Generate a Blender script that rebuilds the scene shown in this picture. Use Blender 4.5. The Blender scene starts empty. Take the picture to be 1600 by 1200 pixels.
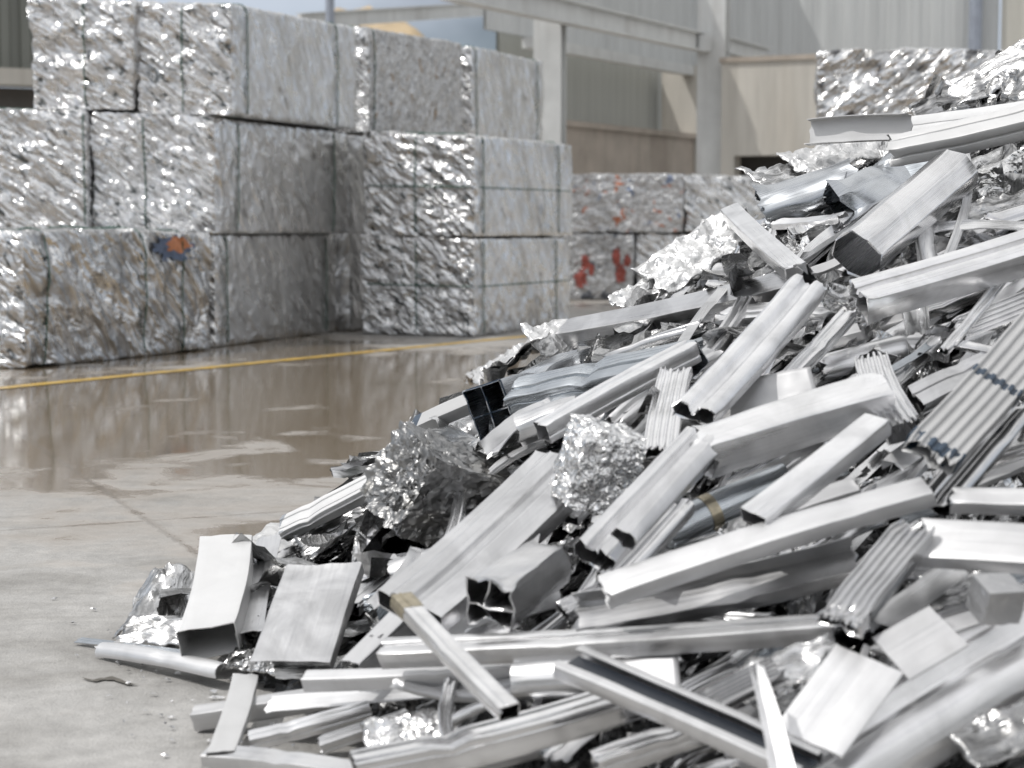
import bpy, math, random
import numpy as np
from mathutils import Vector, Matrix

# ------------------------------------------------------------------ camera, sky, sun, exposure
scene = bpy.context.scene
COL = scene.collection
FPX, CAMZ, PITCH = 2800.0, 1.05, math.radians(5.0)      # focal length in photo pixels, eye height, downward tilt
cam_data = bpy.data.cameras.new('camera')
cam_data.sensor_width = 36.0
cam_data.lens = 36.0 * FPX / 1600.0
cam_data.clip_start, cam_data.clip_end = 0.1, 3000.0
cam_data.dof.use_dof = True
cam_data.dof.focus_distance = 5.4
cam_data.dof.aperture_fstop = 4.0
cam = bpy.data.objects.new('camera', cam_data)
cam.location = (0, 0, CAMZ)
cam.rotation_euler = (math.radians(90) - PITCH, 0, 0)
COL.objects.link(cam)
scene.camera = cam

SUN = Vector((-0.52, -0.16, 0.84)).normalized()
world = bpy.data.worlds.new('World')
scene.world = world
world.use_nodes = True
wn, wl = world.node_tree.nodes, world.node_tree.links
wn.clear()
w_out = wn.new('ShaderNodeOutputWorld')
w_bg = wn.new('ShaderNodeBackground')
w_bg.inputs['Strength'].default_value = 0.095
w_sky = wn.new('ShaderNodeTexSky')
w_sky.sky_type = 'NISHITA'
w_sky.sun_disc = False
w_sky.sun_elevation = math.asin(SUN.z)
w_sky.sun_rotation = math.atan2(SUN.x, SUN.y) % (2 * math.pi)
w_sky.dust_density = 2.0
w_tc = wn.new('ShaderNodeTexCoord')
w_map = wn.new('ShaderNodeMapping')
w_map.inputs['Scale'].default_value = (1.0, 1.0, 2.2)
w_map.inputs['Location'].default_value = (4.1, 3.3, 0.2)      # which clouds stand overhead
w_noise = wn.new('ShaderNodeTexNoise')
w_noise.inputs['Scale'].default_value = 2.3
w_noise.inputs['Detail'].default_value = 7.0
w_noise.inputs['Roughness'].default_value = 0.58
w_ramp = wn.new('ShaderNodeValToRGB')
w_ramp.color_ramp.elements[0].position = 0.34
w_ramp.color_ramp.elements[0].color = (.5, .5, .5, 1)
w_ramp.color_ramp.elements[1].position = 0.56
w_n2 = wn.new('ShaderNodeTexNoise')
w_n2.inputs['Scale'].default_value = 4.0
w_n2.inputs['Detail'].default_value = 5.0
w_ramp2 = wn.new('ShaderNodeValToRGB')
w_ramp2.color_ramp.elements[0].position = 0.33
w_ramp2.color_ramp.elements[0].color = (4.0, 4.06, 4.15, 1)
w_ramp2.color_ramp.elements[1].position = 0.5
w_ramp2.color_ramp.elements[1].color = (11.0, 10.95, 10.85, 1)
w_mix = wn.new('ShaderNodeMix')
w_mix.data_type = 'RGBA'
wl.new(w_tc.outputs['Generated'], w_map.inputs['Vector'])
wl.new(w_map.outputs[0], w_noise.inputs['Vector'])
wl.new(w_map.outputs[0], w_n2.inputs['Vector'])
wl.new(w_noise.outputs['Fac'], w_ramp.inputs['Fac'])
wl.new(w_n2.outputs['Fac'], w_ramp2.inputs['Fac'])
wl.new(w_ramp.outputs['Color'], w_mix.inputs[0])
wl.new(w_sky.outputs['Color'], w_mix.inputs[6])
w_sep = wn.new('ShaderNodeSeparateXYZ')
wl.new(w_tc.outputs['Generated'], w_sep.inputs[0])
w_low = wn.new('ShaderNodeValToRGB')
w_low.color_ramp.elements[0].position = 0.10
w_low.color_ramp.elements[0].color = (.50, .56, .66, 1)
w_low.color_ramp.elements[1].position = 0.42
w_low.color_ramp.elements[1].color = (1, 1, 1, 1)
w_mul = wn.new('ShaderNodeMix')
w_mul.data_type = 'RGBA'
w_mul.blend_type = 'MULTIPLY'
w_mul.inputs[0].default_value = 1.0
wl.new(w_sep.outputs[2], w_low.inputs['Fac'])
wl.new(w_ramp2.outputs['Color'], w_mul.inputs[6])
wl.new(w_low.outputs['Color'], w_mul.inputs[7])
wl.new(w_mul.outputs[2], w_mix.inputs[7])
wl.new(w_mix.outputs[2], w_bg.inputs['Color'])
wl.new(w_bg.outputs[0], w_out.inputs['Surface'])

sun_data = bpy.data.lights.new('sun', 'SUN')
sun_data.energy = 2.1
sun_data.angle = math.radians(0.5)
sun_data.color = (1.0, 0.98, 0.95)
sun = bpy.data.objects.new('sun', sun_data)
sun.rotation_euler = SUN.to_track_quat('Z', 'Y').to_euler()
sun.location = (-6, -2, 12)
COL.objects.link(sun)

scene.view_settings.view_transform = 'Standard'
scene.view_settings.look = 'None'
scene.view_settings.exposure = 0.13
scene.view_settings.gamma = 1.0
scene.render.engine = 'CYCLES'
scene.cycles.use_denoising = True
scene.cycles.max_bounces = 8
scene.cycles.glossy_bounces = 5
scene.cycles.diffuse_bounces = 3
scene.cycles.caustics_reflective = False
scene.cycles.sample_clamp_indirect = 4.0

# ------------------------------------------------------------------ helpers
R3 = lambda *a: np.array(a, dtype=float)
RNG = np.random.default_rng(11)
random.seed(5)
SP, CP = math.sin(PITCH), math.cos(PITCH)

def ray(px, py):
    """direction through a photo pixel, scaled so that its y component is 1"""
    a, b = (px - 800) / FPX, (600 - py) / FPX
    d = R3(a, CP + b * SP, -SP + b * CP)
    return d / d[1]

CAM = R3(0, 0, CAMZ)
def at(px, py, Y):
    return CAM + ray(px, py) * Y

def on_ground(px, py, z=0.0):
    d = ray(px, py)
    return CAM + d * ((z - CAMZ) / d[2])

def nrm(v):
    return v / (np.linalg.norm(v) + 1e-12)

def _hash(ix, iy, iz, seed):
    h = (ix * 374761393 + iy * 668265263 + iz * 2147483647 + seed * 974634777) & 0xffffffff
    h = ((h ^ (h >> 13)) * 1274126177) & 0xffffffff
    h = ((h ^ (h >> 16)) * 2246822519) & 0xffffffff
    return h ^ (h >> 15)

def pn(P, seed=0):
    """gradient noise at an (N,3) array, about -1..1"""
    P = np.asarray(P, float)
    i = np.floor(P).astype(np.int64)
    f = P - i
    u = f * f * f * (f * (f * 6 - 15) + 10)
    out = np.zeros(len(P))
    for dx in (0, 1):
        for dy in (0, 1):
            for dz in (0, 1):
                h = _hash(i[:, 0] + dx, i[:, 1] + dy, i[:, 2] + dz, seed)
                gx = ((h & 1023) / 511.5) - 1
                gy = (((h >> 10) & 1023) / 511.5) - 1
                gz = (((h >> 20) & 1023) / 511.5) - 1
                d = gx * (f[:, 0] - dx) + gy * (f[:, 1] - dy) + gz * (f[:, 2] - dz)
                w = (u[:, 0] if dx else 1 - u[:, 0]) * (u[:, 1] if dy else 1 - u[:, 1]) * (u[:, 2] if dz else 1 - u[:, 2])
                out += d * w
    return out * 1.4

def fbm(P, seed=0, oct=3, rough=0.5):
    s, a, n = 0, 1.0, 0
    for k in range(oct):
        s = s + a * pn(P * 2 ** k, seed + k * 17)
        n += a
        a *= rough
    return s / n

def crease(P, seed=0, oct=3, rough=0.55):
    """sharp folds, like crumpled foil"""
    P = P + 0.35 * np.stack([pn(P * 0.9, seed + 3), pn(P * 0.9, seed + 5), pn(P * 0.9, seed + 7)], 1)
    s, a, n = 0, 1.0, 0
    for k in range(oct):
        s = s + a * (1 - 2.4 * np.abs(pn(P * 1.9 ** k, seed + k * 31)))
        n += a
        a *= rough
    return s / n

def link(o, parent=None):
    COL.objects.link(o)
    if parent is not None:
        o.parent = parent
    return o

def tag(o, label=None, cat=None, group=None, kind=None):
    if label: o['label'] = label
    if cat: o['category'] = cat
    if group: o['group'] = group
    if kind: o['kind'] = kind
    return o

def mesh_obj(name, V, F, mats, parent=None, smooth=True, sharp=None, mi=None, matrix=None, uv=None):
    me = bpy.data.meshes.new(name)
    me.from_pydata([tuple(v) for v in V], [], [tuple(int(k) for k in f) for f in F])
    for m in (mats if isinstance(mats, (list, tuple)) else [mats]):
        me.materials.append(m)
    if mi is not None:
        me.polygons.foreach_set('material_index', np.asarray(mi, dtype=np.int32))
    if smooth:
        me.polygons.foreach_set('use_smooth', np.ones(len(me.polygons), dtype=bool))
        if sharp is not None:
            me.set_sharp_from_angle(angle=math.radians(sharp))
    me.update()
    if uv is not None:
        lay = me.uv_layers.new(name='UVMap')
        li = np.zeros(len(me.loops), dtype=np.int32)
        me.loops.foreach_get('vertex_index', li)
        lay.data.foreach_set('uv', np.asarray(uv, dtype=np.float32)[li].ravel())
    o = bpy.data.objects.new(name, me)
    link(o, parent)
    if matrix is not None:
        o.matrix_world = matrix
    return o

def empty(name, loc):
    o = bpy.data.objects.new(name, None)
    o.location = tuple(loc)
    o.empty_display_size = 0.2
    return link(o)

class MB:
    """collects simple solids into one mesh"""
    def __init__(self):
        self.V, self.F = [], []
    def add(self, V, F):
        n = len(self.V)
        self.V += [tuple(v) for v in V]
        self.F += [tuple(i + n for i in f) for f in F]
    def box(self, c, ax, ay, az, sx, sy, sz):
        c, ax, ay, az = map(np.asarray, (c, ax, ay, az))
        P = [c + ax * sx * i / 2 + ay * sy * j / 2 + az * sz * k / 2 for i in (-1, 1) for j in (-1, 1) for k in (-1, 1)]
        self.add(P, [(0, 1, 3, 2), (4, 6, 7, 5), (0, 4, 5, 1), (2, 3, 7, 6), (0, 2, 6, 4), (1, 5, 7, 3)])
    def tube(self, pts, r, n=8, closed=False):
        pts = [np.asarray(p, float) for p in pts]
        m = len(pts)
        V, F = [], []
        up = R3(0.13, 0.21, 0.97)
        for i, p in enumerate(pts):
            a = pts[(i - 1) % m] if (closed or i > 0) else pts[i]
            b = pts[(i + 1) % m] if (closed or i < m - 1) else pts[i]
            t = nrm(b - a)
            s = nrm(np.cross(t, up)) if abs(t @ up) < 0.97 else nrm(np.cross(t, R3(1, 0, 0)))
            q = np.cross(s, t)
            for k in range(n):
                an = 2 * math.pi * k / n
                V.append(p + r * (math.cos(an) * s + math.sin(an) * q))
        for i in range(m if closed else m - 1):
            for k in range(n):
                j = (i + 1) % m
                F.append((i * n + k, i * n + (k + 1) % n, j * n + (k + 1) % n, j * n + k))
        if not closed:
            F.append(tuple(range(n))[::-1]); F.append(tuple((m - 1) * n + k for k in range(n)))
        self.add(V, F)
    def build(self, name, mat, parent=None, smooth=True, sharp=30):
        o = mesh_obj(name, self.V, self.F, mat, parent, smooth, sharp)
        return o

# ------------------------------------------------------------------ materials
def newmat(name):
    m = bpy.data.materials.new(name)
    m.use_nodes = True
    nt = m.node_tree
    b = nt.nodes['Principled BSDF']
    return m, nt, b

def nd(nt, t, **kw):
    n = nt.nodes.new(t)
    for k, v in kw.items():
        if k in n.inputs: n.inputs[k].default_value = v
        else: setattr(n, k, v)
    return n

def ramp(nt, fac, stops):
    r = nt.nodes.new('ShaderNodeValToRGB')
    e = r.color_ramp.elements
    while len(e) < len(stops): e.new(0.5)
    for el, (p, c) in zip(e, stops):
        el.position = p
        el.color = c if len(c) == 4 else (*c, 1)
    nt.links.new(fac, r.inputs['Fac'])
    return r.outputs['Color']

def g(v):
    return (v, v, v)

def math_node(nt, op, a, b):
    n = nt.nodes.new('ShaderNodeMath'); n.operation = op
    for k, v in ((0, a), (1, b)):
        if isinstance(v, (int, float)): n.inputs[k].default_value = v
        else: nt.links.new(v, n.inputs[k])
    return n.outputs[0]

def mixcol(nt, fac, a, b, mode='MIX'):
    n = nt.nodes.new('ShaderNodeMix'); n.data_type = 'RGBA'; n.blend_type = mode
    for k, v in ((0, fac), (6, a), (7, b)):
        if isinstance(v, (int, float)): n.inputs[k].default_value = v
        elif isinstance(v, tuple): n.inputs[k].default_value = v if len(v) == 4 else (*v, 1)
        else: nt.links.new(v, n.inputs[k])
    return n.outputs[2]

def alu(name, base, rough, streak=0.5, metallic=1.0, mottling=0.25, bump=0.25, tint=(1, 1, 1.01), dirt=0.35, band=(3.5, 14, 14)):
    """extruded aluminium: streaks along local X, soft mottling, light grime and scratches"""
    m, nt, b = newmat(name)
    L = nt.links
    tc = nd(nt, 'ShaderNodeTexCoord')
    oi = nd(nt, 'ShaderNodeObjectInfo')
    off = nd(nt, 'ShaderNodeVectorMath', operation='MULTIPLY_ADD')
    cmb = nd(nt, 'ShaderNodeCombineXYZ')
    for k in range(3): L.new(oi.outputs['Random'], cmb.inputs[k])
    L.new(cmb.outputs[0], off.inputs[0]); off.inputs[1].default_value = (31, 17, 53); L.new(tc.outputs['Object'], off.inputs[2])
    mp = nd(nt, 'ShaderNodeMapping'); mp.inputs['Scale'].default_value = (1.6, 210, 210)
    L.new(off.outputs[0], mp.inputs['Vector'])
    n1 = nd(nt, 'ShaderNodeTexNoise', Scale=1.0, Detail=3.0, Roughness=0.55)
    L.new(mp.outputs[0], n1.inputs['Vector'])
    n2 = nd(nt, 'ShaderNodeTexNoise', Scale=7.0, Detail=6.0, Roughness=0.6, Distortion=0.8)
    L.new(off.outputs[0], n2.inputs['Vector'])
    mp3 = nd(nt, 'ShaderNodeMapping'); mp3.inputs['Scale'].default_value = band
    L.new(off.outputs[0], mp3.inputs['Vector'])
    n3 = nd(nt, 'ShaderNodeTexNoise', Scale=1.0, Detail=3.0, Roughness=0.5)
    L.new(mp3.outputs[0], n3.inputs['Vector'])
    lo = tuple(base * (1 - mottling) * t for t in tint); hi = tuple(min(base * 1.06, .97) * t for t in tint)
    c = ramp(nt, n2.outputs['Fac'], [(0.3, lo), (0.66, hi)])
    grime = ramp(nt, n2.outputs['Fac'], [(0.60, g(0)), (0.78, g(dirt))])
    c = mixcol(nt, grime, c, tuple(base * 0.45 * t for t in (1.0, .98, .93)))
    sc = ramp(nt, n1.outputs['Fac'], [(0.30, g(1 - 0.36 * streak)), (0.56, g(1.0))])
    c = mixcol(nt, 1.0, c, sc, 'MULTIPLY')
    rnd = ramp(nt, oi.outputs['Random'], [(0, g(0.68)), (0.5, g(0.95)), (1, g(1.0))])
    c = mixcol(nt, 1.0, c, rnd, 'MULTIPLY')
    L.new(c, b.inputs['Base Color'])
    b.inputs['Metallic'].default_value = metallic
    b.inputs['Anisotropic'].default_value = 0.35
    b.inputs['Anisotropic Rotation'].default_value = 0.25
    vt = nd(nt, 'ShaderNodeVectorTransform', vector_type='VECTOR', convert_from='OBJECT', convert_to='WORLD')
    vt.inputs[0].default_value = (1, 0, 0)
    L.new(vt.outputs[0], b.inputs['Tangent'])
    r1 = ramp(nt, n1.outputs['Fac'], [(0.25, g(max(rough - .06, .05))), (0.75, g(rough + .10))])
    r3 = ramp(nt, n3.outputs['Fac'], [(0.3, g(0.85)), (0.7, g(1.2))])
    L.new(mixcol(nt, 1.0, r1, r3, 'MULTIPLY'), b.inputs['Roughness'])
    bp = nd(nt, 'ShaderNodeBump', Strength=bump, Distance=0.0012)
    L.new(n1.outputs['Fac'], bp.inputs['Height'])
    bp2 = nd(nt, 'ShaderNodeBump', Strength=0.22, Distance=0.006)
    L.new(n3.outputs['Fac'], bp2.inputs['Height']); L.new(bp.outputs[0], bp2.inputs['Normal'])
    L.new(bp2.outputs[0], b.inputs['Normal'])
    return m

def foil(name, base, rough, scale=1.0, bump=0.7, stretch=(1, 1, 1), flecks=None, metallic=1.0, vary=0.5, grime=(0.3, 0.29, 0.27), diag=None, detail=2.2):
    """crumpled sheet or compressed scrap; flecks: list of (colour, noise threshold, scale)"""
    m, nt, b = newmat(name)
    L = nt.links
    tc = nd(nt, 'ShaderNodeTexCoord')
    mp = nd(nt, 'ShaderNodeMapping'); mp.inputs['Scale'].default_value = stretch
    L.new(tc.outputs['Object'], mp.inputs['Vector'])
    if diag:
        m0 = mp
        m0.inputs['Rotation'].default_value = tuple(math.radians(k) for k in diag[0])
        mp = nd(nt, 'ShaderNodeMapping'); mp.inputs['Scale'].default_value = diag[1]
        L.new(m0.outputs[0], mp.inputs['Vector'])
    n1 = nd(nt, 'ShaderNodeTexNoise', Scale=8.0 * scale, Detail=detail, Roughness=0.5, Distortion=1.2)
    L.new(mp.outputs[0], n1.inputs['Vector'])
    wv = nd(nt, 'ShaderNodeVectorMath', operation='MULTIPLY_ADD')
    L.new(n1.outputs['Color'], wv.inputs[0]); wv.inputs[1].default_value = g(0.10 / scale); L.new(mp.outputs[0], wv.inputs[2])
    rt = nd(nt, 'ShaderNodeMapping'); rt.inputs['Rotation'].default_value = (.6, .5, .7); L.new(wv.outputs[0], rt.inputs['Vector'])
    vo = nd(nt, 'ShaderNodeTexVoronoi', distance='CHEBYCHEV', Scale=7.0 * scale)
    vo2 = nd(nt, 'ShaderNodeTexVoronoi', distance='MANHATTAN', Scale=17.0 * scale)
    L.new(rt.outputs[0], vo.inputs['Vector']); L.new(rt.outputs[0], vo2.inputs['Vector'])
    n2 = nd(nt, 'ShaderNodeTexNoise', Scale=3.1 * scale, Detail=5.0, Roughness=0.6)
    L.new(mp.outputs[0], n2.inputs['Vector'])
    c = ramp(nt, n1.outputs['Fac'], [(0.28, g(base * (1 - vary))), (0.6, g(base))])
    dk = ramp(nt, n2.outputs['Fac'], [(0.5, g(0)), (0.75, g(0.7))])
    c = mixcol(nt, dk, c, grime)
    if flecks:
        for k, (colr, th, sc) in enumerate(flecks):
            nf = nd(nt, 'ShaderNodeTexNoise', Scale=sc, Detail=3.0, Roughness=0.55, Distortion=0.6)
            o2 = nd(nt, 'ShaderNodeVectorMath', operation='ADD'); o2.inputs[1].default_value = (k * 7.3 + 1, k * 3.1, k * 5.7)
            L.new(mp.outputs[0], o2.inputs[0]); L.new(o2.outputs[0], nf.inputs['Vector'])
            c = mixcol(nt, ramp(nt, nf.outputs['Fac'], [(th, g(0)), (th + .05, g(0.9))]), c, colr)
    L.new(c, b.inputs['Base Color'])
    b.inputs['Metallic'].default_value = metallic
    L.new(ramp(nt, n1.outputs['Fac'], [(0.3, g(rough + .15)), (0.7, g(max(.06, rough - .06)))]), b.inputs['Roughness'])
    bp = nd(nt, 'ShaderNodeBump', Strength=bump, Distance=0.06 / scale)
    hsum = math_node(nt, 'ADD', math_node(nt, 'MULTIPLY', n1.outputs['Fac'], .6), math_node(nt, 'MULTIPLY', vo.outputs['Distance'], 0.9))
    hsum = math_node(nt, 'ADD', hsum, math_node(nt, 'MULTIPLY', vo2.outputs['Distance'], 0.22))
    L.new(hsum, bp.inputs['Height'])
    L.new(bp.outputs[0], b.inputs['Normal'])
    return m

def streak_foil(name, base, rough, fine=1.0, bump=.6, vary=.5, tint=(1, 1, 1), grime=.25):
    """torn sheet with pulled streaks and folds along its own length"""
    m, nt, b = newmat(name)
    L = nt.links
    uv = nd(nt, 'ShaderNodeUVMap')
    geo = nd(nt, 'ShaderNodeNewGeometry')
    nz = nd(nt, 'ShaderNodeTexNoise', Scale=6.0, Detail=3.0)
    L.new(geo.outputs['Position'], nz.inputs['Vector'])
    mp = nd(nt, 'ShaderNodeMapping'); mp.inputs['Scale'].default_value = (4.0 * fine, 42 * fine, 1)
    L.new(uv.outputs['UV'], mp.inputs['Vector'])
    wv = nd(nt, 'ShaderNodeVectorMath', operation='MULTIPLY_ADD')
    L.new(nz.outputs['Color'], wv.inputs[0]); wv.inputs[1].default_value = g(2.4); L.new(mp.outputs[0], wv.inputs[2])
    n1 = nd(nt, 'ShaderNodeTexNoise', Scale=1.0, Detail=4.0, Roughness=.6, Distortion=.5)
    L.new(wv.outputs[0], n1.inputs['Vector'])
    n2 = nd(nt, 'ShaderNodeTexNoise', Scale=11.0, Detail=4.0, Roughness=.6)
    L.new(geo.outputs['Position'], n2.inputs['Vector'])
    c = ramp(nt, n1.outputs['Fac'], [(.32, tuple(base * (1 - vary) * t for t in tint)), (.58, tuple(base * t for t in tint))])
    c = mixcol(nt, ramp(nt, n2.outputs['Fac'], [(.5, g(0)), (.72, g(.8))]), c, tuple(base * grime * t for t in tint))
    L.new(c, b.inputs['Base Color'])
    b.inputs['Metallic'].default_value = 1.0
    L.new(ramp(nt, n1.outputs['Fac'], [(.3, g(rough + .16)), (.7, g(rough))]), b.inputs['Roughness'])
    bp = nd(nt, 'ShaderNodeBump', Strength=bump, Distance=.012 / fine)
    L.new(n1.outputs['Fac'], bp.inputs['Height']); L.new(bp.outputs[0], b.inputs['Normal'])
    return m

def plain(name, colr, rough=0.6, metallic=0.0, var=0.15, scale=6.0, bump=0.15, stretch=(1, 1, 1), stain=None):
    m, nt, b = newmat(name)
    L = nt.links
    tc = nd(nt, 'ShaderNodeTexCoord')
    mp = nd(nt, 'ShaderNodeMapping'); mp.inputs['Scale'].default_value = stretch
    L.new(tc.outputs['Object'], mp.inputs['Vector'])
    n1 = nd(nt, 'ShaderNodeTexNoise', Scale=scale, Detail=6.0, Roughness=0.62)
    L.new(mp.outputs[0], n1.inputs['Vector'])
    c = ramp(nt, n1.outputs['Fac'], [(0.3, tuple(k * (1 - var) for k in colr)), (0.7, tuple(min(1, k * (1 + var * .5)) for k in colr))])
    if stain:
        n2 = nd(nt, 'ShaderNodeTexNoise', Scale=scale * 0.35, Detail=4.0, Roughness=0.6)
        mp2 = nd(nt, 'ShaderNodeMapping'); mp2.inputs['Scale'].default_value = (3, 3, 0.35)
        L.new(tc.outputs['Object'], mp2.inputs['Vector']); L.new(mp2.outputs[0], n2.inputs['Vector'])
        c = mixcol(nt, ramp(nt, n2.outputs['Fac'], [(0.48, g(0)), (0.72, g(0.6))]), c, stain)
    L.new(c, b.inputs['Base Color'])
    b.inputs['Roughness'].default_value = rough
    b.inputs['Metallic'].default_value = metallic
    bp = nd(nt, 'ShaderNodeBump', Strength=bump, Distance=0.01)
    L.new(n1.outputs['Fac'], bp.inputs['Height']); L.new(bp.outputs[0], b.inputs['Normal'])
    return m

M = {}
M['bright'] = alu('bright_mill_aluminium', 0.92, 0.31, 0.22, bump=.14)
M['brushed'] = alu('brushed_aluminium', 0.88, 0.24, 0.4, bump=0.2)
M['grey'] = alu('weathered_aluminium', 0.76, 0.31, 0.3, mottling=0.3)
M['shiny'] = alu('polished_aluminium', 0.85, 0.16, 0.3, bump=0.12)
M['dark'] = alu('dark_anodised_aluminium', 0.58, 0.27, 0.4, tint=(.94, 1.0, 1.06))
M['blue'] = alu('bluish_anodised_aluminium', 0.62, 0.25, 0.3, tint=(.94, .98, 1.03))
M['white'] = alu('white_coated_aluminium', 0.72, 0.42, 0.06, metallic=0.15, mottling=0.05, bump=0.08, tint=(1, 1, 1), dirt=0.2)
M['satin'] = alu('satin_sheet_aluminium', 0.76, 0.46, 0.15, metallic=0.9, mottling=0.1, bump=0.1, dirt=0.25)
M['mottled'] = alu('mottled_sheet_aluminium', 0.88, 0.36, 0.06, metallic=1.0, mottling=0.4, bump=0.1, band=(9, 9, 9))
M['foil'] = foil('crumpled_foil', 0.85, 0.18, 1.7, 0.5, vary=0.35)
M['foil_shade'] = foil('shade_crumpled_foil', 0.36, 0.2, 1.6, 0.55, vary=0.5, grime=(.12, .12, .12))  # foil colour darkened to paint the shade in heap cavities
M['streak_dark'] = streak_foil('dark_streaked_foil', 0.52, .2, vary=.6)  # darker base also paints shade among the shreds between pieces
M['foil_streak'] = streak_foil('streaked_torn_foil', 0.8, .2, vary=.72, bump=.8)
M['foil_white'] = foil('white_torn_foil', 0.80, 0.35, 1.8, 0.5, vary=0.25, metallic=0.7, grime=(.45, .45, .45))
M['block'] = foil('crushed_block_metal', 0.34, 0.36, 2.2, 0.35, diag=((30, 40, 0), (.35, 1, 1)), vary=0.4, grime=(.33, .31, .27))
M['flakes'] = foil('pressed_flake_foil', 0.95, 0.17, 2.8, 0.9, vary=0.25, flecks=[((.45, .03, .03), .74, 14)], grime=(.5, .5, .5))
M['tape'] = plain('blue_tape', (0.04, 0.065, 0.10), 0.35, var=0.4, scale=40)
M['brass'] = plain('brass', (0.46, 0.41, 0.31), 0.35, 1.0, 0.4, 30)
M['rubber'] = plain('black_gasket', (0.03, 0.035, 0.045), 0.4, var=0.2)
M['wire'] = plain('green_wire', (0.02, 0.10, 0.07), 0.5, 0.0, 0.2, 20)

# ------------------------------------------------------------------ ground, painted line
def ground_material():
    m, nt, b = newmat('wet_concrete')
    L = nt.links
    geo = nd(nt, 'ShaderNodeNewGeometry')
    pos = geo.outputs['Position']
    sep = nd(nt, 'ShaderNodeSeparateXYZ'); L.new(pos, sep.inputs[0])
    def noise(scale, det=5.0, rough=.6, dist=0.0, stretch=None):
        n = nd(nt, 'ShaderNodeTexNoise', Scale=scale, Detail=det, Roughness=rough, Distortion=dist)
        if stretch:
            mp = nd(nt, 'ShaderNodeMapping'); mp.inputs['Scale'].default_value = stretch
            L.new(pos, mp.inputs['Vector']); L.new(mp.outputs[0], n.inputs['Vector'])
        else:
            L.new(pos, n.inputs['Vector'])
        return n.outputs['Fac']
    big, mid, fine, grain = noise(0.33, 4, .55, .4), noise(1.6, 6, .62, .5), noise(14, 6, .7), noise(160, 3, .7)
    # dry slab colour
    c = ramp(nt, mid, [(0.28, (.31, .30, .285)), (0.72, (.52, .51, .495))])
    stn = noise(.9, 7, .68, 1.2, (1, 1.8, 1))
    c = mixcol(nt, 0.8, c, ramp(nt, stn, [(0.30, (.66, .645, .62)), (0.52, g(1.0)), (.75, g(1.12))]), 'MULTIPLY')
    c = mixcol(nt, 0.7, c, ramp(nt, fine, [(0.3, g(.72)), (0.7, g(1.14))]), 'MULTIPLY')
    c = mixcol(nt, 0.55, c, ramp(nt, grain, [(0.35, g(.72)), (0.62, g(1.1))]), 'MULTIPLY')
    # slab joints: the casting grid, turned a little
    rot = nd(nt, 'ShaderNodeMapping'); rot.inputs['Rotation'].default_value = (0, 0, math.radians(-24)); rot.inputs['Location'].default_value = (0.9, 0.55, 0)
    L.new(pos, rot.inputs['Vector'])
    rs = nd(nt, 'ShaderNodeSeparateXYZ'); L.new(rot.outputs[0], rs.inputs[0])
    def joint(s, period):
        fr = math_node(nt, 'FRACT', math_node(nt, 'DIVIDE', s, period), 0)
        d = math_node(nt, 'ABSOLUTE', math_node(nt, 'SUBTRACT', fr, 0.5), 0)
        return math_node(nt, 'MULTIPLY', d, period)
    jw = math_node(nt, 'MULTIPLY', math_node(nt, 'SUBTRACT', fine, 0.5), 0.05)
    j = math_node(nt, 'MINIMUM', math_node(nt, 'ADD', joint(rs.outputs[0], 4.6), jw), math_node(nt, 'ADD', joint(rs.outputs[1], 4.6), jw))
    jm = ramp(nt, j, [(0.0, g(1)), (0.02, g(0))])
    # puddles: a broad wet band across the yard, broken by noise
    y = sep.outputs[1]
    band = ramp(nt, math_node(nt, 'DIVIDE', y, 30.0), [(0.17, g(.0)), (0.245, g(.40)), (0.32, g(.62)), (0.44, g(.64)), (0.52, g(.50)), (0.60, g(.36)), (0.72, g(.2))])
    x_in = ramp(nt, math_node(nt, 'ADD', math_node(nt, 'DIVIDE', sep.outputs[0], 20.0), 0.5), [(0.25, g(.0)), (0.40, g(.14)), (0.56, g(.12)), (0.7, g(0))])
    wsum = math_node(nt, 'ADD', math_node(nt, 'ADD', band, x_in), math_node(nt, 'ADD', math_node(nt, 'MULTIPLY', math_node(nt, 'SUBTRACT', big, .5), 1.5), math_node(nt, 'MULTIPLY', math_node(nt, 'SUBTRACT', mid, .5), 1.25)))
    wsum = math_node(nt, 'ADD', wsum, math_node(nt, 'MULTIPLY', jm, 0.10))
    wet = ramp(nt, wsum, [(0.48, g(0)), (0.60, g(1))])
    damp = ramp(nt, wsum, [(0.28, g(0)), (0.50, g(1))])
    c = mixcol(nt, math_node(nt, 'MULTIPLY', damp, .55), c, mixcol(nt, mid, (.25, .205, .16), (.38, .335, .285)))
    c = mixcol(nt, math_node(nt, 'MULTIPLY', wet, .9), c, mixcol(nt, fine, (.15, .115, .075), (.23, .18, .125)))
    c = mixcol(nt, math_node(nt, 'MULTIPLY', jm, .28), c, (.17, .155, .14))
    L.new(c, b.inputs['Base Color'])
    rdry = ramp(nt, fine, [(0.3, g(.62)), (0.7, g(.8))])
    r = mixcol(nt, damp, rdry, g(.34))
    r = mixcol(nt, wet, r, ramp(nt, mid, [(0.3, g(.02)), (0.75, g(.10))]))
    L.new(r, b.inputs['Roughness'])
    b.inputs['IOR'].default_value = 1.42
    hb = math_node(nt, 'ADD', math_node(nt, 'MULTIPLY', grain, .25), math_node(nt, 'MULTIPLY', fine, .9))
    hb = math_node(nt, 'SUBTRACT', hb, math_node(nt, 'MULTIPLY', jm, .6))
    bp = nd(nt, 'ShaderNodeBump', Distance=0.012)
    L.new(mixcol(nt, wet, mixcol(nt, damp, g(1.0), g(.4)), g(.012)), bp.inputs['Strength'])
    L.new(hb, bp.inputs['Height'])
    L.new(bp.outputs[0], b.inputs['Normal'])
    return m

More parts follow.
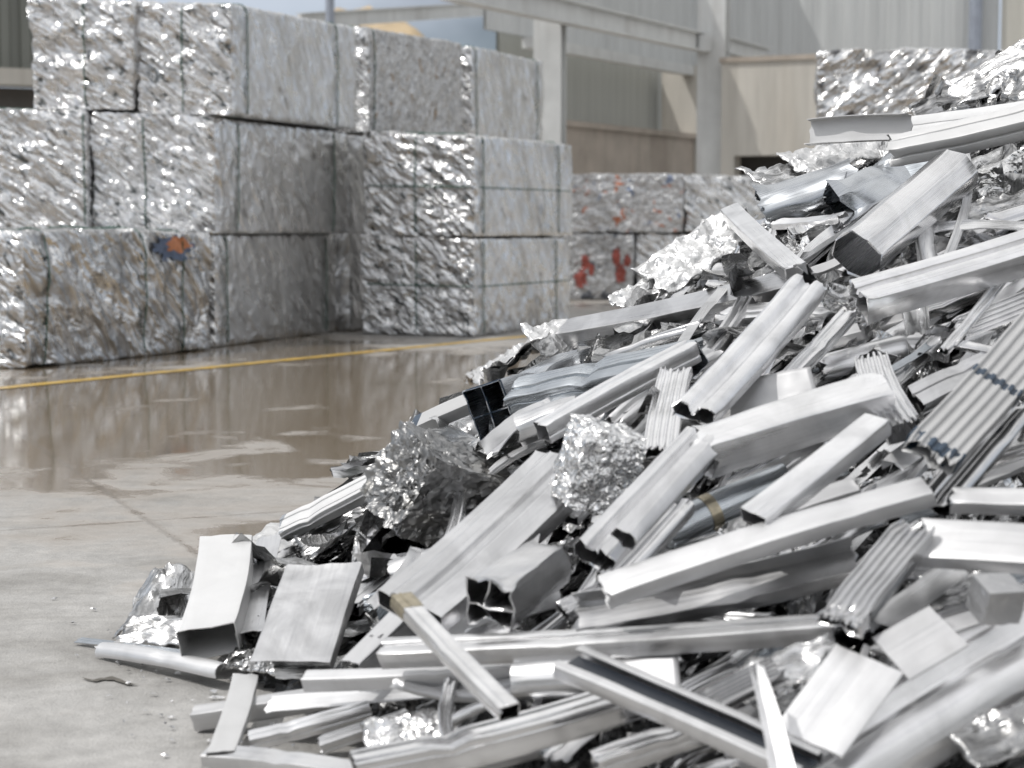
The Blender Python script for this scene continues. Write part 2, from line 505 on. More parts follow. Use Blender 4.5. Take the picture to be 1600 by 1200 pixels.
gs = 900.0
ground = mesh_obj('ground', [(-gs, -gs, 0), (gs, -gs, 0), (gs, gs, 0), (-gs, gs, 0)], [(0, 1, 2, 3)], ground_material(), smooth=False)
tag(ground, 'wet concrete yard with brown puddles', None, kind='structure')

a, b_ = on_ground(0, 607), on_ground(830, 525)
d = nrm(b_ - a); n_ = R3(-d[1], d[0], 0)
a2, b2 = a - d * 6, b_ + d * 14
LV, LF = [], []
NL = 160
for i in range(NL + 1):
    p = a2 + (b2 - a2) * i / NL
    for s in (-1, 1):
        w = 0.068 + 0.012 * pn(R3(i * .7, s * 3, 1)[None])[0]
        q = p + n_ * s * w
        LV.append((q[0], q[1], 0.004))
for i in range(NL):
    LF.append((2 * i, 2 * i + 2, 2 * i + 3, 2 * i + 1))
ml = plain('yellow_paint', (.58, .37, .06), 0.4, var=0.5, scale=7, stain=(.36, .33, .28))
line = mesh_obj('painted_line', LV, LF, ml, smooth=False)
tag(line, 'worn yellow line painted on the wet concrete', 'line', kind='structure')

# ------------------------------------------------------------------ buildings and frame behind
def wall_frame(pA, pB):
    ex = nrm(R3(pB[0] - pA[0], pB[1] - pA[1], 0))
    return ex, R3(ex[1], -ex[0], 0)      # along, facing the camera side

def corrugated(pA, pB, z0, z1, pitch, depth, name, mat, parent, thick=0.06):
    ex, nn = wall_frame(pA, pB)
    Lw = np.linalg.norm((pB - pA)[:2])
    prof, s = [], 0.0
    while s < Lw:
        for u, dd in ((0, 0), (.42, 0), (.5, 1), (.92, 1)):
            if s + u * pitch <= Lw: prof.append((s + u * pitch, dd * depth))
        s += pitch
    V, F = [], []
    for off, dd in prof:
        q = pA + ex * off + nn * dd
        V += [(q[0], q[1], z0), (q[0], q[1], z1)]
    m = len(prof)
    for off, dd in prof:
        q = pA + ex * off - nn * thick
        V += [(q[0], q[1], z0), (q[0], q[1], z1)]
    for i in range(m - 1):
        F.append((2 * i, 2 * i + 2, 2 * i + 3, 2 * i + 1))
        k = 2 * m
        F.append((k + 2 * i, k + 2 * i + 1, k + 2 * i + 3, k + 2 * i + 2))
        F.append((2 * i + 1, 2 * i + 3, k + 2 * i + 3, k + 2 * i + 1))
    return mesh_obj(name, V, F, mat, parent, smooth=False)

m_pale = plain('pale_sheet_cladding', (.60, .61, .60), .5, .0, .14, 1.2, .05, stretch=(6, 6, .25))
m_shut = plain('grey_green_shutter', (.46, .47, .44), .55, 0, .1, 1.0, .05, stretch=(8, 8, .25))
m_brown = plain('brown_concrete', (.47, .41, .35), .8, 0, .22, 1.3, .2, stain=(.22, .18, .14))
m_beige = plain('beige_concrete', (.56, .53, .475), .8, 0, .18, 1.0, .2, stretch=(4, 4, .4), stain=(.36, .31, .25))
m_steel = plain('grey_painted_steel', (.66, .665, .65), .5, 0, .12, 2.0, .05, stain=(.44, .43, .41))
m_pipe = plain('blue_grey_pipe', (.33, .36, .42), .5)
m_cream = plain('cream_panel', (.57, .55, .49), .6, 0, .1, 1.0, .05, stretch=(6, 6, .3))
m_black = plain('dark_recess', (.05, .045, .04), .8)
UP = R3(0, 0, 1)

# warehouse with recessed shutter bay (facade recedes to the right)
wh = empty('warehouse', (3.0, 40.0, 0))
tag(wh, 'pale corrugated warehouse with a grey shutter bay and brown base wall behind the steel columns', 'building')
fA, fB = at(838, 300, 37.0), at(1068, 300, 43.2)
fA[2] = fB[2] = 0
ex, nn = wall_frame(fA, fB)
fL = np.linalg.norm(fB - fA)
def fz(py, Y): return at(800, py, Y)[2]
z_sill, z_head = fz(192, 38.5), fz(72, 38.5)
mb = MB(); mb.box(fA + ex * fL / 2 + UP * z_sill / 2, ex, nn, UP, fL, 0.5, z_sill)
mb.box(fA + ex * fL / 2 + nn * .27 + UP * (z_sill - .06), ex, nn, UP, fL, 0.12, 0.12)
mb.build('base_wall', m_brown, wh, False)
corrugated(fA - nn * 0.9, fB - nn * 0.9 + ex * .8, z_sill - .1, z_head + .3, 0.35, 0.012, 'shutter', m_shut, wh)
mb = MB(); mb.box(fA + ex * (fL + .28) + UP * (z_head / 2), ex, nn, UP, 0.55, 1.2, z_head); mb.build('jamb', m_beige, wh, False)
corrugated(fA - ex * 2, fB + ex * 0.9, z_head, z_head + 7, 0.4, 0.014, 'upper_cladding', m_pale, wh)
mb = MB(); mb.box(fA + ex * (fL / 2) + nn * .1 + UP * (z_head - .12), ex, nn, UP, fL + 1, 0.3, 0.22); mb.build('lintel', m_steel, wh, False)
# wing turned towards the camera
wA, wB = fB + ex * 0.3 - nn * 0.1, fB + R3(7.2, -1.0, 0)
corrugated(wA, wB, 0.0, 12.0, 0.5, 0.012, 'wing_cladding', m_pale, wh)
wex, wnn = wall_frame(wA, wB)
wA3 = wB + wex * .05
mb = MB(); mb.tube([wB + wnn * .25 - wex * .55 + UP * 0.1, wB + wnn * .25 - wex * .55 + UP * 12], .16, 10); mb.build('downpipe', m_pipe, wh)
corrugated(wA3 + wnn * .06, wA3 + wex * 9 + wnn * .06, 0.0, 12.0, 1.1, 0.03, 'cream_cladding', m_cream, wh)

# concrete panel wall
cw = empty('concrete_wall', (5.1, 37, 0))
tag(cw, 'tall beige concrete wall with a low dark opening beside the steel column', 'wall')
cA, cB = at(1131, 300, 37.5), at(1290, 300, 36.6); cA[2] = cB[2] = 0
ex, nn = wall_frame(cA, cB); cl = np.linalg.norm(cB - cA)
zt, zo = at(800, 96, 37)[2], at(800, 243, 37)[2]
oa, ob = cl * 0.13, cl * 0.80
mb = MB()
mb.box(cA + ex * cl / 2 + UP * (zo + zt) / 2, ex, nn, UP, cl, .45, zt - zo)
mb.box(cA + ex * oa / 2 + UP * zo / 2, ex, nn, UP, oa, .45, zo)
mb.box(cA + ex * (ob + cl) / 2 + UP * zo / 2, ex, nn, UP, cl - ob, .45, zo)
mb.build('panel', m_beige, cw, False)
mb = MB(); mb.box(cA + ex * cl / 2 + UP * (zt + .05), ex, nn, UP, cl + .08, .55, .1); mb.build('coping', m_brown, cw, False)
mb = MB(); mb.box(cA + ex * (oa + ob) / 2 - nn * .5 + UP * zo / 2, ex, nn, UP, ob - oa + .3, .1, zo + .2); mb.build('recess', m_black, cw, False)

# steel frame: two H columns and beams
sf = empty('steel_portal', (2.0, 34, 0))
tag(sf, 'grey steel frame of two H columns joined by a sloping roof beam', 'steel frame')
def hcol(px, Y, wpx, ztop, parent):
    p = at(px, 300, Y); p[2] = 0
    w = wpx / FPX * Y
    dx = nrm(R3(.96, -.28, 0)); dy = R3(.28, .96, 0)
    mb = MB()
    for s in (-1, 1):
        mb.box(p + dy * s * w * .46 + UP * ztop / 2, dx, dy, UP, w * .98, w * .08, ztop)
    mb.box(p + UP * ztop / 2, dx, dy, UP, w * .09, w * .84, ztop - .01)
    mb.box(p + UP * 0.03, dx, dy, UP, w * 1.5, w * 1.5, .06)
    mb.build('column', m_steel, parent, False)
    return p
p1 = hcol(864, 30.0, 34, 7.0, sf)
p1b = hcol(843, 31.2, 16, 7.0, sf)
p2 = hcol(1113, 38.0, 44, 8.0, sf)
def ibeam(A, B, h, w, name, parent, mat):
    ex = nrm(B - A); s = nrm(np.cross(ex, UP)); u = np.cross(s, ex); L_ = np.linalg.norm(B - A); c = (A + B) / 2
    mb = MB()
    mb.box(c + u * h * .46, ex, s, u, L_, w, h * .08); mb.box(c - u * h * .46, ex, s, u, L_, w, h * .08)
    mb.box(c, ex, s, u, L_, w * .1, h * .84)
    mb.build(name, mat, parent, False)
ibeam(at(700, -22, 25.0), at(1094, 66, 37.8), .38, .26, 'beam', sf, m_steel)
ibeam(at(1130, 70, 38.2), at(1198, 88, 40.5), .34, .26, 'beam', sf, m_steel)
mb = MB(); mb.box(at(1100, 68, 37.6), R3(1, 0, 0), R3(0, 1, 0), UP, .26, .3, .34); mb.build('bracket', m_steel, sf, False)
mb = MB(); mb.box(at(846, 6, 30.6), R3(1, 0, 0), R3(0, 1, 0), UP, .22, .3, .3); mb.build('bracket', m_steel, sf, False)

# pale canopy rail, lamp post and tan mound far behind the bales
rl = empty('gantry_rail', (-1.5, 52, 0)); tag(rl, 'long pale overhead rail crossing the sky above the top bales', 'gantry rail')
ibeam(at(470, 33, 48.0), at(850, 8, 60.0), .42, .3, 'rail', rl, m_steel)
for px, Y in ((560, 50.6), (800, 58)):
    p = at(px, 300, Y); p[2] = 0
    q = at(px, 32 - (px - 470) * .066, Y)
    mb = MB(); mb.tube([p, R3(p[0], p[1], q[2] - .2)], .07, 8); mb.build('support', m_steel, rl)
ps = empty('steel_post', at(518, 300, 44) * R3(1, 1, 0)); tag(ps, 'slim dark grey post standing behind the top bale row', 'post')
p = at(518, 300, 44); p[2] = 0
mb = MB(); mb.tube([p, p + UP * 8.5], .11, 12); o = mb.build('shaft', m_pipe, ps); o.matrix_parent_inverse = ps.matrix_world.inverted()
ps.location = (0, 0, 0)
for e_ in (wh, cw, sf, rl, ps): e_.location = (0, 0, 0)

m_tan = plain('tan_mound_surface', (.52, .40, .25), .6, 0, .3, .8, .1)  # mound stands in for a tan object of unknown kind
dr = mesh_obj('tan_mound', *(lambda: (
    (lambda xs, ys, P: (
        [(x, y, 9.8 * math.exp(-((x + 6.4) / 5.0) ** 4 - ((y - 74) / 5) ** 2) * (1 + .18 * pn(R3(x * .6, y * .6, 0)[None])[0])+ .02) for y in ys for x in xs],
        [(j * len(xs) + i, j * len(xs) + i + 1, (j + 1) * len(xs) + i + 1, (j + 1) * len(xs) + i) for j in range(len(ys) - 1) for i in range(len(xs) - 1)]))
    (np.linspace(-16, 7, 60), np.linspace(62, 88, 40), 0)))(), m_tan)
tag(dr, 'tan mound standing in for an unidentified shape far behind the stacked bales', 'sand heap')

# left shed wall
lw = empty('shed_wall', (0, 0, 0)); tag(lw, 'dark grey green corrugated shed wall with a pale ledge behind the first bale stack', 'shed')
lA, lB = at(-420, 300, 27.0), at(470, 300, 31.0); lA[2] = lB[2] = 0
ex, nn = wall_frame(lA, lB); ll = np.linalg.norm(lB - lA)
lB = lA + ex * (ll * .62); ll *= .62
z1 = fz(113, 29)
m_dkclad = plain('dark_cladding', (.20, .205, .18), .5, 0, .2, 1.0, .05, stretch=(8, 8, .3))
corrugated(lA, lB, z1, z1 + 5, .32, .06, 'cladding', m_dkclad, lw)
mb = MB(); mb.box(lA + ex * ll / 2 + nn * .15 + UP * (z1 - .11), ex, nn, UP, ll, .55, .26); mb.build('ledge', m_beige, lw, False)
mb = MB(); mb.box(lA + ex * ll / 2 - nn * .2 + UP * (z1 - .25) / 2, ex, nn, UP, ll, .3, z1 - .26); mb.build('plinth', plain('dark_base', (.10, .09, .08), .8), lw, False)

# ------------------------------------------------------------------ bales
bale_front = foil('bale_crumpled_face', 0.80, 0.25, 1.0, .95, diag=((0, -38, 0), (.36, 1, 1.05)), vary=0.2, flecks=[((.10, .11, .11), .59, 17), ((.38, .36, .34), .74, 9)], grime=(.44, .455, .47))
bale_side = foil('bale_pressed_face', 0.77, 0.28, .75, 0.42, diag=((50, 0, 0), (1, .4, 1)), vary=0.2, flecks=[((.42, .41, .40), .66, 5), ((.25, .26, .27), .69, 8)], grime=(.46, .44, .41))
bale_mixed = foil('bale_mixed_face', 0.66, 0.4, 1.6, 0.7, vary=0.45, flecks=[((.34, .25, .17), .62, 7), ((.12, .12, .13), .65, 9), ((.8, .8, .8), .68, 10)], grime=(.35, .32, .28))
bale_folded = foil('bale_folded_face', 0.76, 0.24, .6, .9, diag=((48, 0, 0), (1, .3, 1.2)), vary=0.45, flecks=[((.14, .14, .14), .67, 11)], grime=(.42, .44, .46))
bale_red = foil('bale_red_flecked_face', 0.55, 0.4, 1.2, 0.7, vary=0.5, flecks=[((.40, .06, .04), .68, 4), ((.1, .11, .13), .56, 5)], grime=(.2, .19, .18))
bale_rust = foil('bale_rust_flecked_face', 0.62, 0.4, 1.2, 0.7, vary=0.4, flecks=[((.45, .16, .08), .60, 6), ((.2, .25, .36), .63, 6)], grime=(.35, .32, .3))
bale_big = foil('bale_large_flake_face', 0.82, 0.24, 1.0, 0.95, diag=((0, 40, 0), (.4, 1, 1.1)), vary=0.5, flecks=[((.08, .08, .085), .60, 6), ((.5, .38, .3), .68, 6)], grime=(.3, .29, .27))

FACES = [(0, -1), (0, 1), (1, -1), (1, 1), (2, -1), (2, 1)]
def make_bale(label, FLb, FRb, BRb, hgt, seed, mats, amp_front=.05, amp_side=.022, dens=34, ties=(), freq=2.6, patch=None, slant=0.6, group='pressed scrap bales in the stacks', ztop=None):
    """FLb, FRb, BRb: base corners on the near face (left, right) and the far right; hgt: heights at those three"""
    FLb, FRb, BRb = map(np.asarray, (FLb, FRb, BRb))
    BLb = FLb + BRb - FRb
    hs = hgt if isinstance(hgt, (tuple, list)) else (hgt, hgt, hgt)
    hBL = hs[0] + hs[2] - hs[1]
    base = {(-1, -1): (FLb, hs[0]), (1, -1): (FRb, hs[1]), (1, 1): (BRb, hs[2]), (-1, 1): (BLb, hBL)}
    c0 = (FLb + FRb + BRb + BLb) / 4
    W, D, H = np.linalg.norm(FRb - FLb), np.linalg.norm(BRb - FRb), max(hs)
    half = R3(W / 2, D / 2, H / 2)
    r = 0.028
    ux, uy = nrm(FRb - FLb), nrm(BRb - FRb)
    def surf(C, extra=0.0):
        """C: (N,3) points on the unit cube's skin"""
        C = np.asarray(C, float)
        P = C * half
        q = np.clip(P, -(half - r), half - r)
        nv = P - q
        ln = np.linalg.norm(nv, axis=1, keepdims=True)
        nv = nv / np.maximum(ln, 1e-9)
        P = q + r * nv
        k = 1 / (1 + np.exp(np.clip((P[:, 1] + half[1] - .1) * 28, -40, 40)))      # 1 on the near face
        amp = amp_front * k + amp_side * (1 - k)
        S = np.stack([P[:, 0] * 1.0, P[:, 1], P[:, 2]], 1)
        S = np.stack([S[:, 0] + slant * S[:, 2], S[:, 1] + slant * S[:, 2], S[:, 2] - slant * (S[:, 0] + S[:, 1])], 1) * np.array([1.7, 1.7, .75])
        dsp = crease(S * freq, seed, 3, .6) * .75 + .5 * fbm(P * 1.3, seed + 9, 2)
        lump = .5 * amp * fbm(P * .9, seed + 40, 2)
        P = P + nv * ((amp * (dsp - .35) + lump)[:, None] + extra)
        U = P / half
        u, v, w = (U[:, 0] + 1) / 2, (U[:, 1] + 1) / 2, (U[:, 2] + 1) / 2
        out = np.zeros_like(P)
        for (i, j), (b_, h_) in base.items():
            wt = (u if i > 0 else 1 - u) * (v if j > 0 else 1 - v)
            out += wt[:, None] * (b_[None] + np.outer(w * h_, UP))
        out[:, 2] = np.maximum(out[:, 2], min(FLb[2], FRb[2], BRb[2]) + .006)
        return out - c0
    V, F, MI = [], [], []
    nV = 0
    for ax, sg in FACES:
        o1, o2 = [k for k in range(3) if k != ax]
        n1, n2 = max(6, int(dens * 2 * half[o1])), max(6, int(dens * 2 * half[o2]))
        g1 = np.linspace(-1, 1, n1 + 1); g2 = np.linspace(-1, 1, n2 + 1)
        A, B = np.meshgrid(g1, g2, indexing='ij')
        C = np.zeros((A.size, 3)); C[:, ax] = sg; C[:, o1] = A.ravel(); C[:, o2] = B.ravel()
        V.append(surf(C))
        flip = (sg > 0) != (ax == 1)
        for i in range(n1):
            for j in range(n2):
                q = [nV + i * (n2 + 1) + j, nV + (i + 1) * (n2 + 1) + j, nV + (i + 1) * (n2 + 1) + j + 1, nV + i * (n2 + 1) + j + 1]
                F.append(q if flip else q[::-1])
                MI.append(0 if (ax == 1 and sg < 0) or ax == 0 and sg < 0 else 1)
        nV += A.size
    V = np.concatenate(V)
    ob = mesh_obj('scrap_bale', V, F, mats, None, True, None, MI)
    ob.location = tuple(c0)
    tag(ob, label, 'scrap bale', group)
    for kind, t in ties:
        s = np.linspace(-1, 1, 26)[:-1]
        ring = []
        if kind == 'long':      # upright loop across the length, at t along it
            ring = [(x, t, -1) for x in s] + [(1, t, z) for z in s] + [(-x, t, 1) for x in s] + [(-1, t, -z) for z in s]
        elif kind == 'wide':    # upright loop running along the length, at t across the face
            ring = [(t, y, -1) for y in s] + [(t, 1, z) for z in s] + [(t, -y, 1) for y in s] + [(t, -1, -z) for z in s]
        else:                   # lying loop at height t
            ring = [(x, -1, t) for x in s] + [(1, y, t) for y in s] + [(-x, 1, t) for x in s] + [(-1, -y, t) for y in s]
        ring = np.array(ring)
        P = surf(ring, .012)
        for _ in range(2):
            P = (np.roll(P, 1, 0) + P * 2 + np.roll(P, -1, 0)) / 4
        mb = MB(); mb.tube(list(P), .0055, 6, True)
        mb.build('tie_wire', M['wire'], ob, True, None)
    for (ax, sg), u0, v0, ru, rv, cols in (patch or ()):
        gu = np.linspace(-1, 1, 25)
        pts, idx = [], {}
        F2, MI2 = [], []
        for i, a_ in enumerate(gu):
            for j, b2_ in enumerate(gu):
                c = [0, 0, 0]; c[ax] = sg
                o1, o2 = [k for k in range(3) if k != ax]
                c[o1] = u0 + a_ * ru; c[o2] = v0 + b2_ * rv
                pts.append(c)
        P = surf(np.array(pts), .014)
        for i in range(24):
            for j in range(24):
                a_, b2_ = gu[i] + .04, gu[j] + .04
                rr = math.hypot(a_, b2_) + .25 * pn(R3(a_ * 2.2, b2_ * 2.2, 4 + u0 * 9)[None])[0] + .5 * pn(R3(a_ * 7, b2_ * 3, 7 + u0 * 9)[None])[0]
                if rr < .92:
                    F2.append((i * 25 + j, (i + 1) * 25 + j, (i + 1) * 25 + j + 1, i * 25 + j + 1) if ax == 0 else (i * 25 + j, i * 25 + j + 1, (i + 1) * 25 + j + 1, (i + 1) * 25 + j))
                    r2 = math.hypot(a_ - .22, b2_ - .28) + .3 * pn(R3(a_ * 2.5, b2_ * 2.5, 9)[None])[0]
                    MI2.append(1 if r2 < .58 else 0)
        p_ = mesh_obj('painted_sheet', P, F2, cols, ob, True, None, MI2)
        p_['label'] = 'torn painted sheet pressed into the bale'
    return ob

def zz(px, py, Y): return at(px, py, Y)[2]
RDIR = nrm(R3(.345, .94, 0))          # the left stacks run away to the right
# bottom row
A_FR, A_BR = on_ground(40, 577), on_ground(331, 546)
A_FL = A_FR + (on_ground(-150, 570) - on_ground(40, 577))
B_FR, B_BR = on_ground(337, 543), on_ground(528, 518)
m_rd = plain('red_paint', (.34, .085, .065), .4, .3, .5, 14)
m_or = plain('orange_paint', (.55, .22, .10), .4, .3, .3, 25)
m_bl = plain('blue_paint', (.12, .16, .25), .4, .3, .4, 25)
hb = lambda pts: [zz(x, yt, P[1]) - P[2] for (x, yt), P in pts]
make_bale('long folded bottom row bale with an orange and blue painted sheet in its corner',
          A_FL, A_FR, A_BR, hb([((-150, 356), A_FL), ((40, 360), A_FR), ((331, 363), A_BR)]), 1, [bale_front, bale_folded], .05, .075, 34,
          [('long', -.80), ('long', .20), ('long', .66), ('wide', .2)], 1.3,
          patch=[((0, 1), .56, .74, .25, .22, [m_bl, m_or])], slant=.7)
make_bale('bottom row bale with a smooth grey side standing before the dark gap',
          B_FR - R3(1.12, -.16, 0), B_FR, B_BR, hb([((230, 362), B_FR), ((337, 366), B_FR), ((528, 366), B_BR)]), 2, [bale_front, bale_side], .04, .018, 30,
          [('long', -.84), ('long', .78)], slant=.5)
# middle row: sits on the bottom row
mz = .985
def base3(px1, px2, px3, Y1, Y2, Y3, z):
    return [R3(*(at(px, 300, Y)[:2]), z) for px, Y in ((px1, Y1), (px2, Y2), (px3, Y3))]
FL, FR, BR = base3(-75, 137, 340, 15.75, 15.65, 18.1, mz + .05)
make_bale('middle row bale at the frame edge with a finely crumpled face and no patch',
          FL, FR, BR, hb([((-75, 166), FL), ((137, 172), FR), ((340, 190), BR)]), 3, [bale_front, bale_side], .05, .02, 36, [('wide', .96), ('long', -.7), ('long', .7)], 3.6)
FL, FR, BR = base3(142, 336, 544, 15.7, 15.6, 18.0, mz)
make_bale('middle row bale with a glittering crumpled end and a plain dull grey side',
          FL, FR, BR, hb([((142, 174), FL), ((336, 183), FR), ((544, 207), BR)]), 4, [bale_front, bale_side], .06, .018, 36, [('wide', -.12), ('long', -.70), ('long', .74)], 3.2)
# top row
FL, FR, BR = base3(52, 212, 420, 15.75, 15.65, 18.1, zz(140, 173, 15.7))
make_bale('top row bale with deep folds, standing outermost beside the dark shed wall',
          FL, FR, BR, hb([((52, -2), FL), ((212, 2), FR), ((420, 20), BR)]), 5, [bale_front, bale_side], .085, .02, 36, [('wide', .08), ('long', -.7), ('long', .7)], 1.7)
FL, FR, BR = base3(219, 366, 558, 15.7, 15.6, 18.1, zz(300, 182, 15.7))
make_bale('top row bale with a bluish crumpled end and a wide flat pale grey side',
          FL, FR, BR, hb([((219, 4), FL), ((366, 4), FR), ((558, 42), BR)]), 6, [bale_front, bale_side], .06, .018, 36, [('wide', -.05), ('long', -.80), ('long', .64)], 2.6)
FL, FR, BR = base3(470, 577, 722, 18.95, 18.7, 21.2, 2.03)
make_bale('top row bale with a brown speckled side, third along the receding row',
          FL, FR, BR, hb([((470, 40), FL), ((577, 42), FR), ((722, 68), BR)]), 7, [bale_front, bale_mixed], .05, .03, 30, [('long', -.9)], 3.2)
FL, FR, BR = base3(640, 738, 848, 21.8, 21.5, 23.9, 2.03)
make_bale('farthest top row bale, streaked grey, ending beside the pale steel column',
          FL, FR, BR, hb([((640, 70), FL), ((738, 72), FR), ((848, 96), BR)]), 8, [bale_front, bale_side], .05, .03, 28, [('long', -.9), ('long', .8)], 2.6)
# those below them, seen in the dark gap
for k, (px1, px2, px3, Y1, Y2, Y3) in enumerate(((440, 546, 703, 18.42, 18.22, 20.8), (640, 738, 848, 21.8, 21.5, 23.9))):
    for lv in (0, 1):
        FL, FR, BR = base3(px1, px2, px3, Y1, Y2, Y3, 0 if lv == 0 else .985)
        if k == 1 : continue
        make_bale(('shadowed bottom bale deep in the dark gap between the stacks', 'shadowed middle bale deep in the dark gap between the stacks')[lv],
                  FL, FR, BR, 1.0, 20 + k * 2 + lv, [bale_side, bale_side], .04, .02, 20, [])
# right hand stack of two
r_FL, r_FR, r_BR = on_ground(566, 522), on_ground(742, 527), on_ground(891, 507)
make_bale('lower bale of the two high stack standing by the yellow line',
          r_FL, r_FR, r_BR, hb([((566, 367), r_FL), ((742, 372), r_FR), ((891, 371), r_BR)]), 11, [bale_front, bale_side], .05, .02, 34,
          [('wide', -.02), ('flat', .02), ('long', -.84), ('long', .66)], 3.0, slant=.8)
FL, FR, BR = [q.copy() for q in (r_FL, r_FR, r_BR)]
zb = zz(742, 367, r_FR[1])
for q in (FL, FR, BR): q[2] = zb - .02
FL = FL + R3(.03, 0, 0); BR = BR + R3(.03, .1, 0)
make_bale('upper bale of the two high stack standing by the yellow line',
          FL, FR, BR, hb([((572, 206), FL), ((748, 211), FR), ((896, 226), BR)]), 12, [bale_front, bale_side], .055, .02, 34,
          [('wide', -.06), ('flat', -.02), ('long', -.86), ('long', .66)], 2.4, slant=.8)
# small far bales
def far_bale(label, x0, x1, yt, yb, Y, seed, mat, depth=1.6, freq=2.5, amp=.05, patch=None):
    FL, FR = at(x0, yb, Y), at(x1, yb, Y)
    BR = FR + R3(.25, depth, 0)
    FR[2] = FL[2] = BR[2] = max(0.0, FL[2])
    h_ = zz(x0, yt, Y) - FL[2]
    make_bale(label, FL, FR, BR, h_, seed, [mat, mat], amp, amp, 22, [], freq, patch=patch)
far_bale('far upper bale flecked with rust and blue beside the two high stack', 890, 1068, 272, 364, 26, 31, bale_rust)
far_bale('far lower bale with bright red patches', 880, 990, 365, 468, 26, 32, bale_red, patch=[((1, -1), a_, b_, c_, d_, [m_rd, m_rd]) for a_, b_, c_, d_ in ((-.5, -.35, .2, .3), (-.38, .12, .13, .26), (-.2, -.1, .09, .2), (.5, .3, .12, .32), (.64, -.2, .17, .3), (.82, .2, .1, .22))])
far_bale('far bright lower bale behind the sloping scrap heap', 992, 1180, 365, 468, 26.1, 33, bale_front, 1.6, 2.2, .08)
far_bale('far bright upper bale behind the sloping scrap heap', 1070, 1240, 276, 363, 26.1, 34, bale_front, 1.6, 2.2, .08)
far_bale('large coarse bale rising behind the crest of the scrap heap', 1274, 1720, 78, 244, 16, 35, bale_big, 1.3, 1.5, .07)
far_bale('bale under the large coarse one, mostly hidden by the scrap heap', 1268, 1715, 247, 400, 16, 36, bale_big, 1.3, 1.8, .06)
far_bale('lowest bale under the large coarse one, hidden by the scrap heap', 1270, 1715, 402, 538, 16, 37, bale_big, 1.3, 1.8, .06)

# ------------------------------------------------------------------ the heap: form and loose scrap
APX, APY, APH = 3.0, 7.0, 2.3
def heap_radius(x, y):
    phi = np.degrees(np.arctan2(-(y - APY), -(x - APX)))
    return np.interp(phi, [-180, -40, 0, 14, 25, 45, 90, 180], [3.1, 3.2, 3.5, 3.92, 4.46, 5.02, 5.0, 4.4])
def mound_z(x, y):
    r = np.hypot(x - APX, y - APY)
    return APH * np.clip(1 - r / heap_radius(x, y), 0, 1) ** 1.25
def mound_n(p):
    e = .08
    gx = (mound_z(p[0] + e, p[1]) - mound_z(p[0] - e, p[1])) / (2 * e)
    gy = (mound_z(p[0], p[1] + e) - mound_z(p[0], p[1] - e)) / (2 * e)
    return nrm(R3(-gx, -gy, 1))
YS = np.linspace(2.4, 11.0, 900)
def on_heap(px, py, lift):
    """where the line of sight through a pixel meets the heap raised by lift"""
    lift = lift * float(np.interp(py, [650, 1000, 1200], [1, .68, .42]))      # thinner layers towards the foot
    d = ray(px, py)
    P = CAM[None] + YS[:, None] * d[None]
    gap = P[:, 2] - mound_z(P[:, 0], P[:, 1]) - lift
    k = np.argmax(gap < 0) if np.any(gap < 0) else int(np.argmin(gap))
    return P[k]

# mesh of the heap's inside: coarse crumpled scrap
xs, ys = np.arange(-1.7, 5.2, .028), np.arange(2.3, 9.6, .028)
X, Y = np.meshgrid(xs, ys)
P = np.stack([X.ravel(), Y.ravel(), np.zeros(X.size)], 1)
Z = mound_z(P[:, 0], P[:, 1])
ang = np.arctan2(P[:, 1] - APY, P[:, 0] - APX); rr = np.hypot(P[:, 0] - APX, P[:, 1] - APY)
Q = np.stack([rr * 2.2, ang * 22, Z * 2], 1)
Z = Z - .05 + .09 * crease(Q, 77, 3) + .035 * crease(P * 9, 78, 2)
keep = rr < heap_radius(P[:, 0], P[:, 1]) - .3 + .25 * fbm(P * 1.3, 5, 2)
Z = np.where(keep, np.maximum(Z, .012), -.05)
P[:, 2] = Z
nx, ny = len(xs), len(ys)
K = keep.reshape(ny, nx)
F = []
for j in range(ny - 1):
    row = K[j, :-1] | K[j, 1:] | K[j + 1, :-1] | K[j + 1, 1:]
    for i in np.nonzero(row)[0]:
        F.append((j * nx + i, j * nx + i + 1, (j + 1) * nx + i + 1, (j + 1) * nx + i))
heap_mat = foil('heap_core_shade', 0.12, 0.28, 1.6, 0.8, vary=0.65, grime=(.04, .04, .04))  # base and grime tones set near black, painting shade in the gaps
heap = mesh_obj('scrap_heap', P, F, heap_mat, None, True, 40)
tag(heap, 'crumpled scrap filling the aluminium heap, coloured dark for the shade inside', 'scrap heap', kind='stuff')

# loose strips and torn foil over it
def strip_patch(L_, W_, nl, nw, seed, curl, rough_):
    u = np.linspace(0, 1, nl + 1); v = np.linspace(-.5, .5, nw + 1)
    U, Vv = np.meshgrid(u, v, indexing='ij')
    U, Vv = U.ravel(), Vv.ravel()
    Pn = np.stack([U * 2.0, Vv * 2.6, np.full_like(U, seed * 1.37)], 1)
    wv = W_ * (1 - .55 * np.abs(2 * U - 1) ** 3 * (RNG.random())) 
    th = Vv * curl
    if curl > .1:
        y = wv * np.sin(th) / curl; z = wv * (1 - np.cos(th)) / curl
    else:
        y = wv * Vv; z = np.zeros_like(U)
    x = (U - .5) * L_ + .10 * W_ * pn(Pn * 3, 9)
    y = y + .22 * W_ * pn(Pn, 1) * rough_
    z = z + .35 * W_ * rough_ * crease(Pn * 1.2, int(seed) + 2, 2) + .10 * L_ * pn(Pn * .45, 6)
    F = [(i * (nw + 1) + j, (i + 1) * (nw + 1) + j, (i + 1) * (nw + 1) + j + 1, i * (nw + 1) + j + 1) for i in range(nl) for j in range(nw)]
    return np.stack([x, y, z], 1), F, np.stack([U * L_, Vv * W_ + seed], 1)

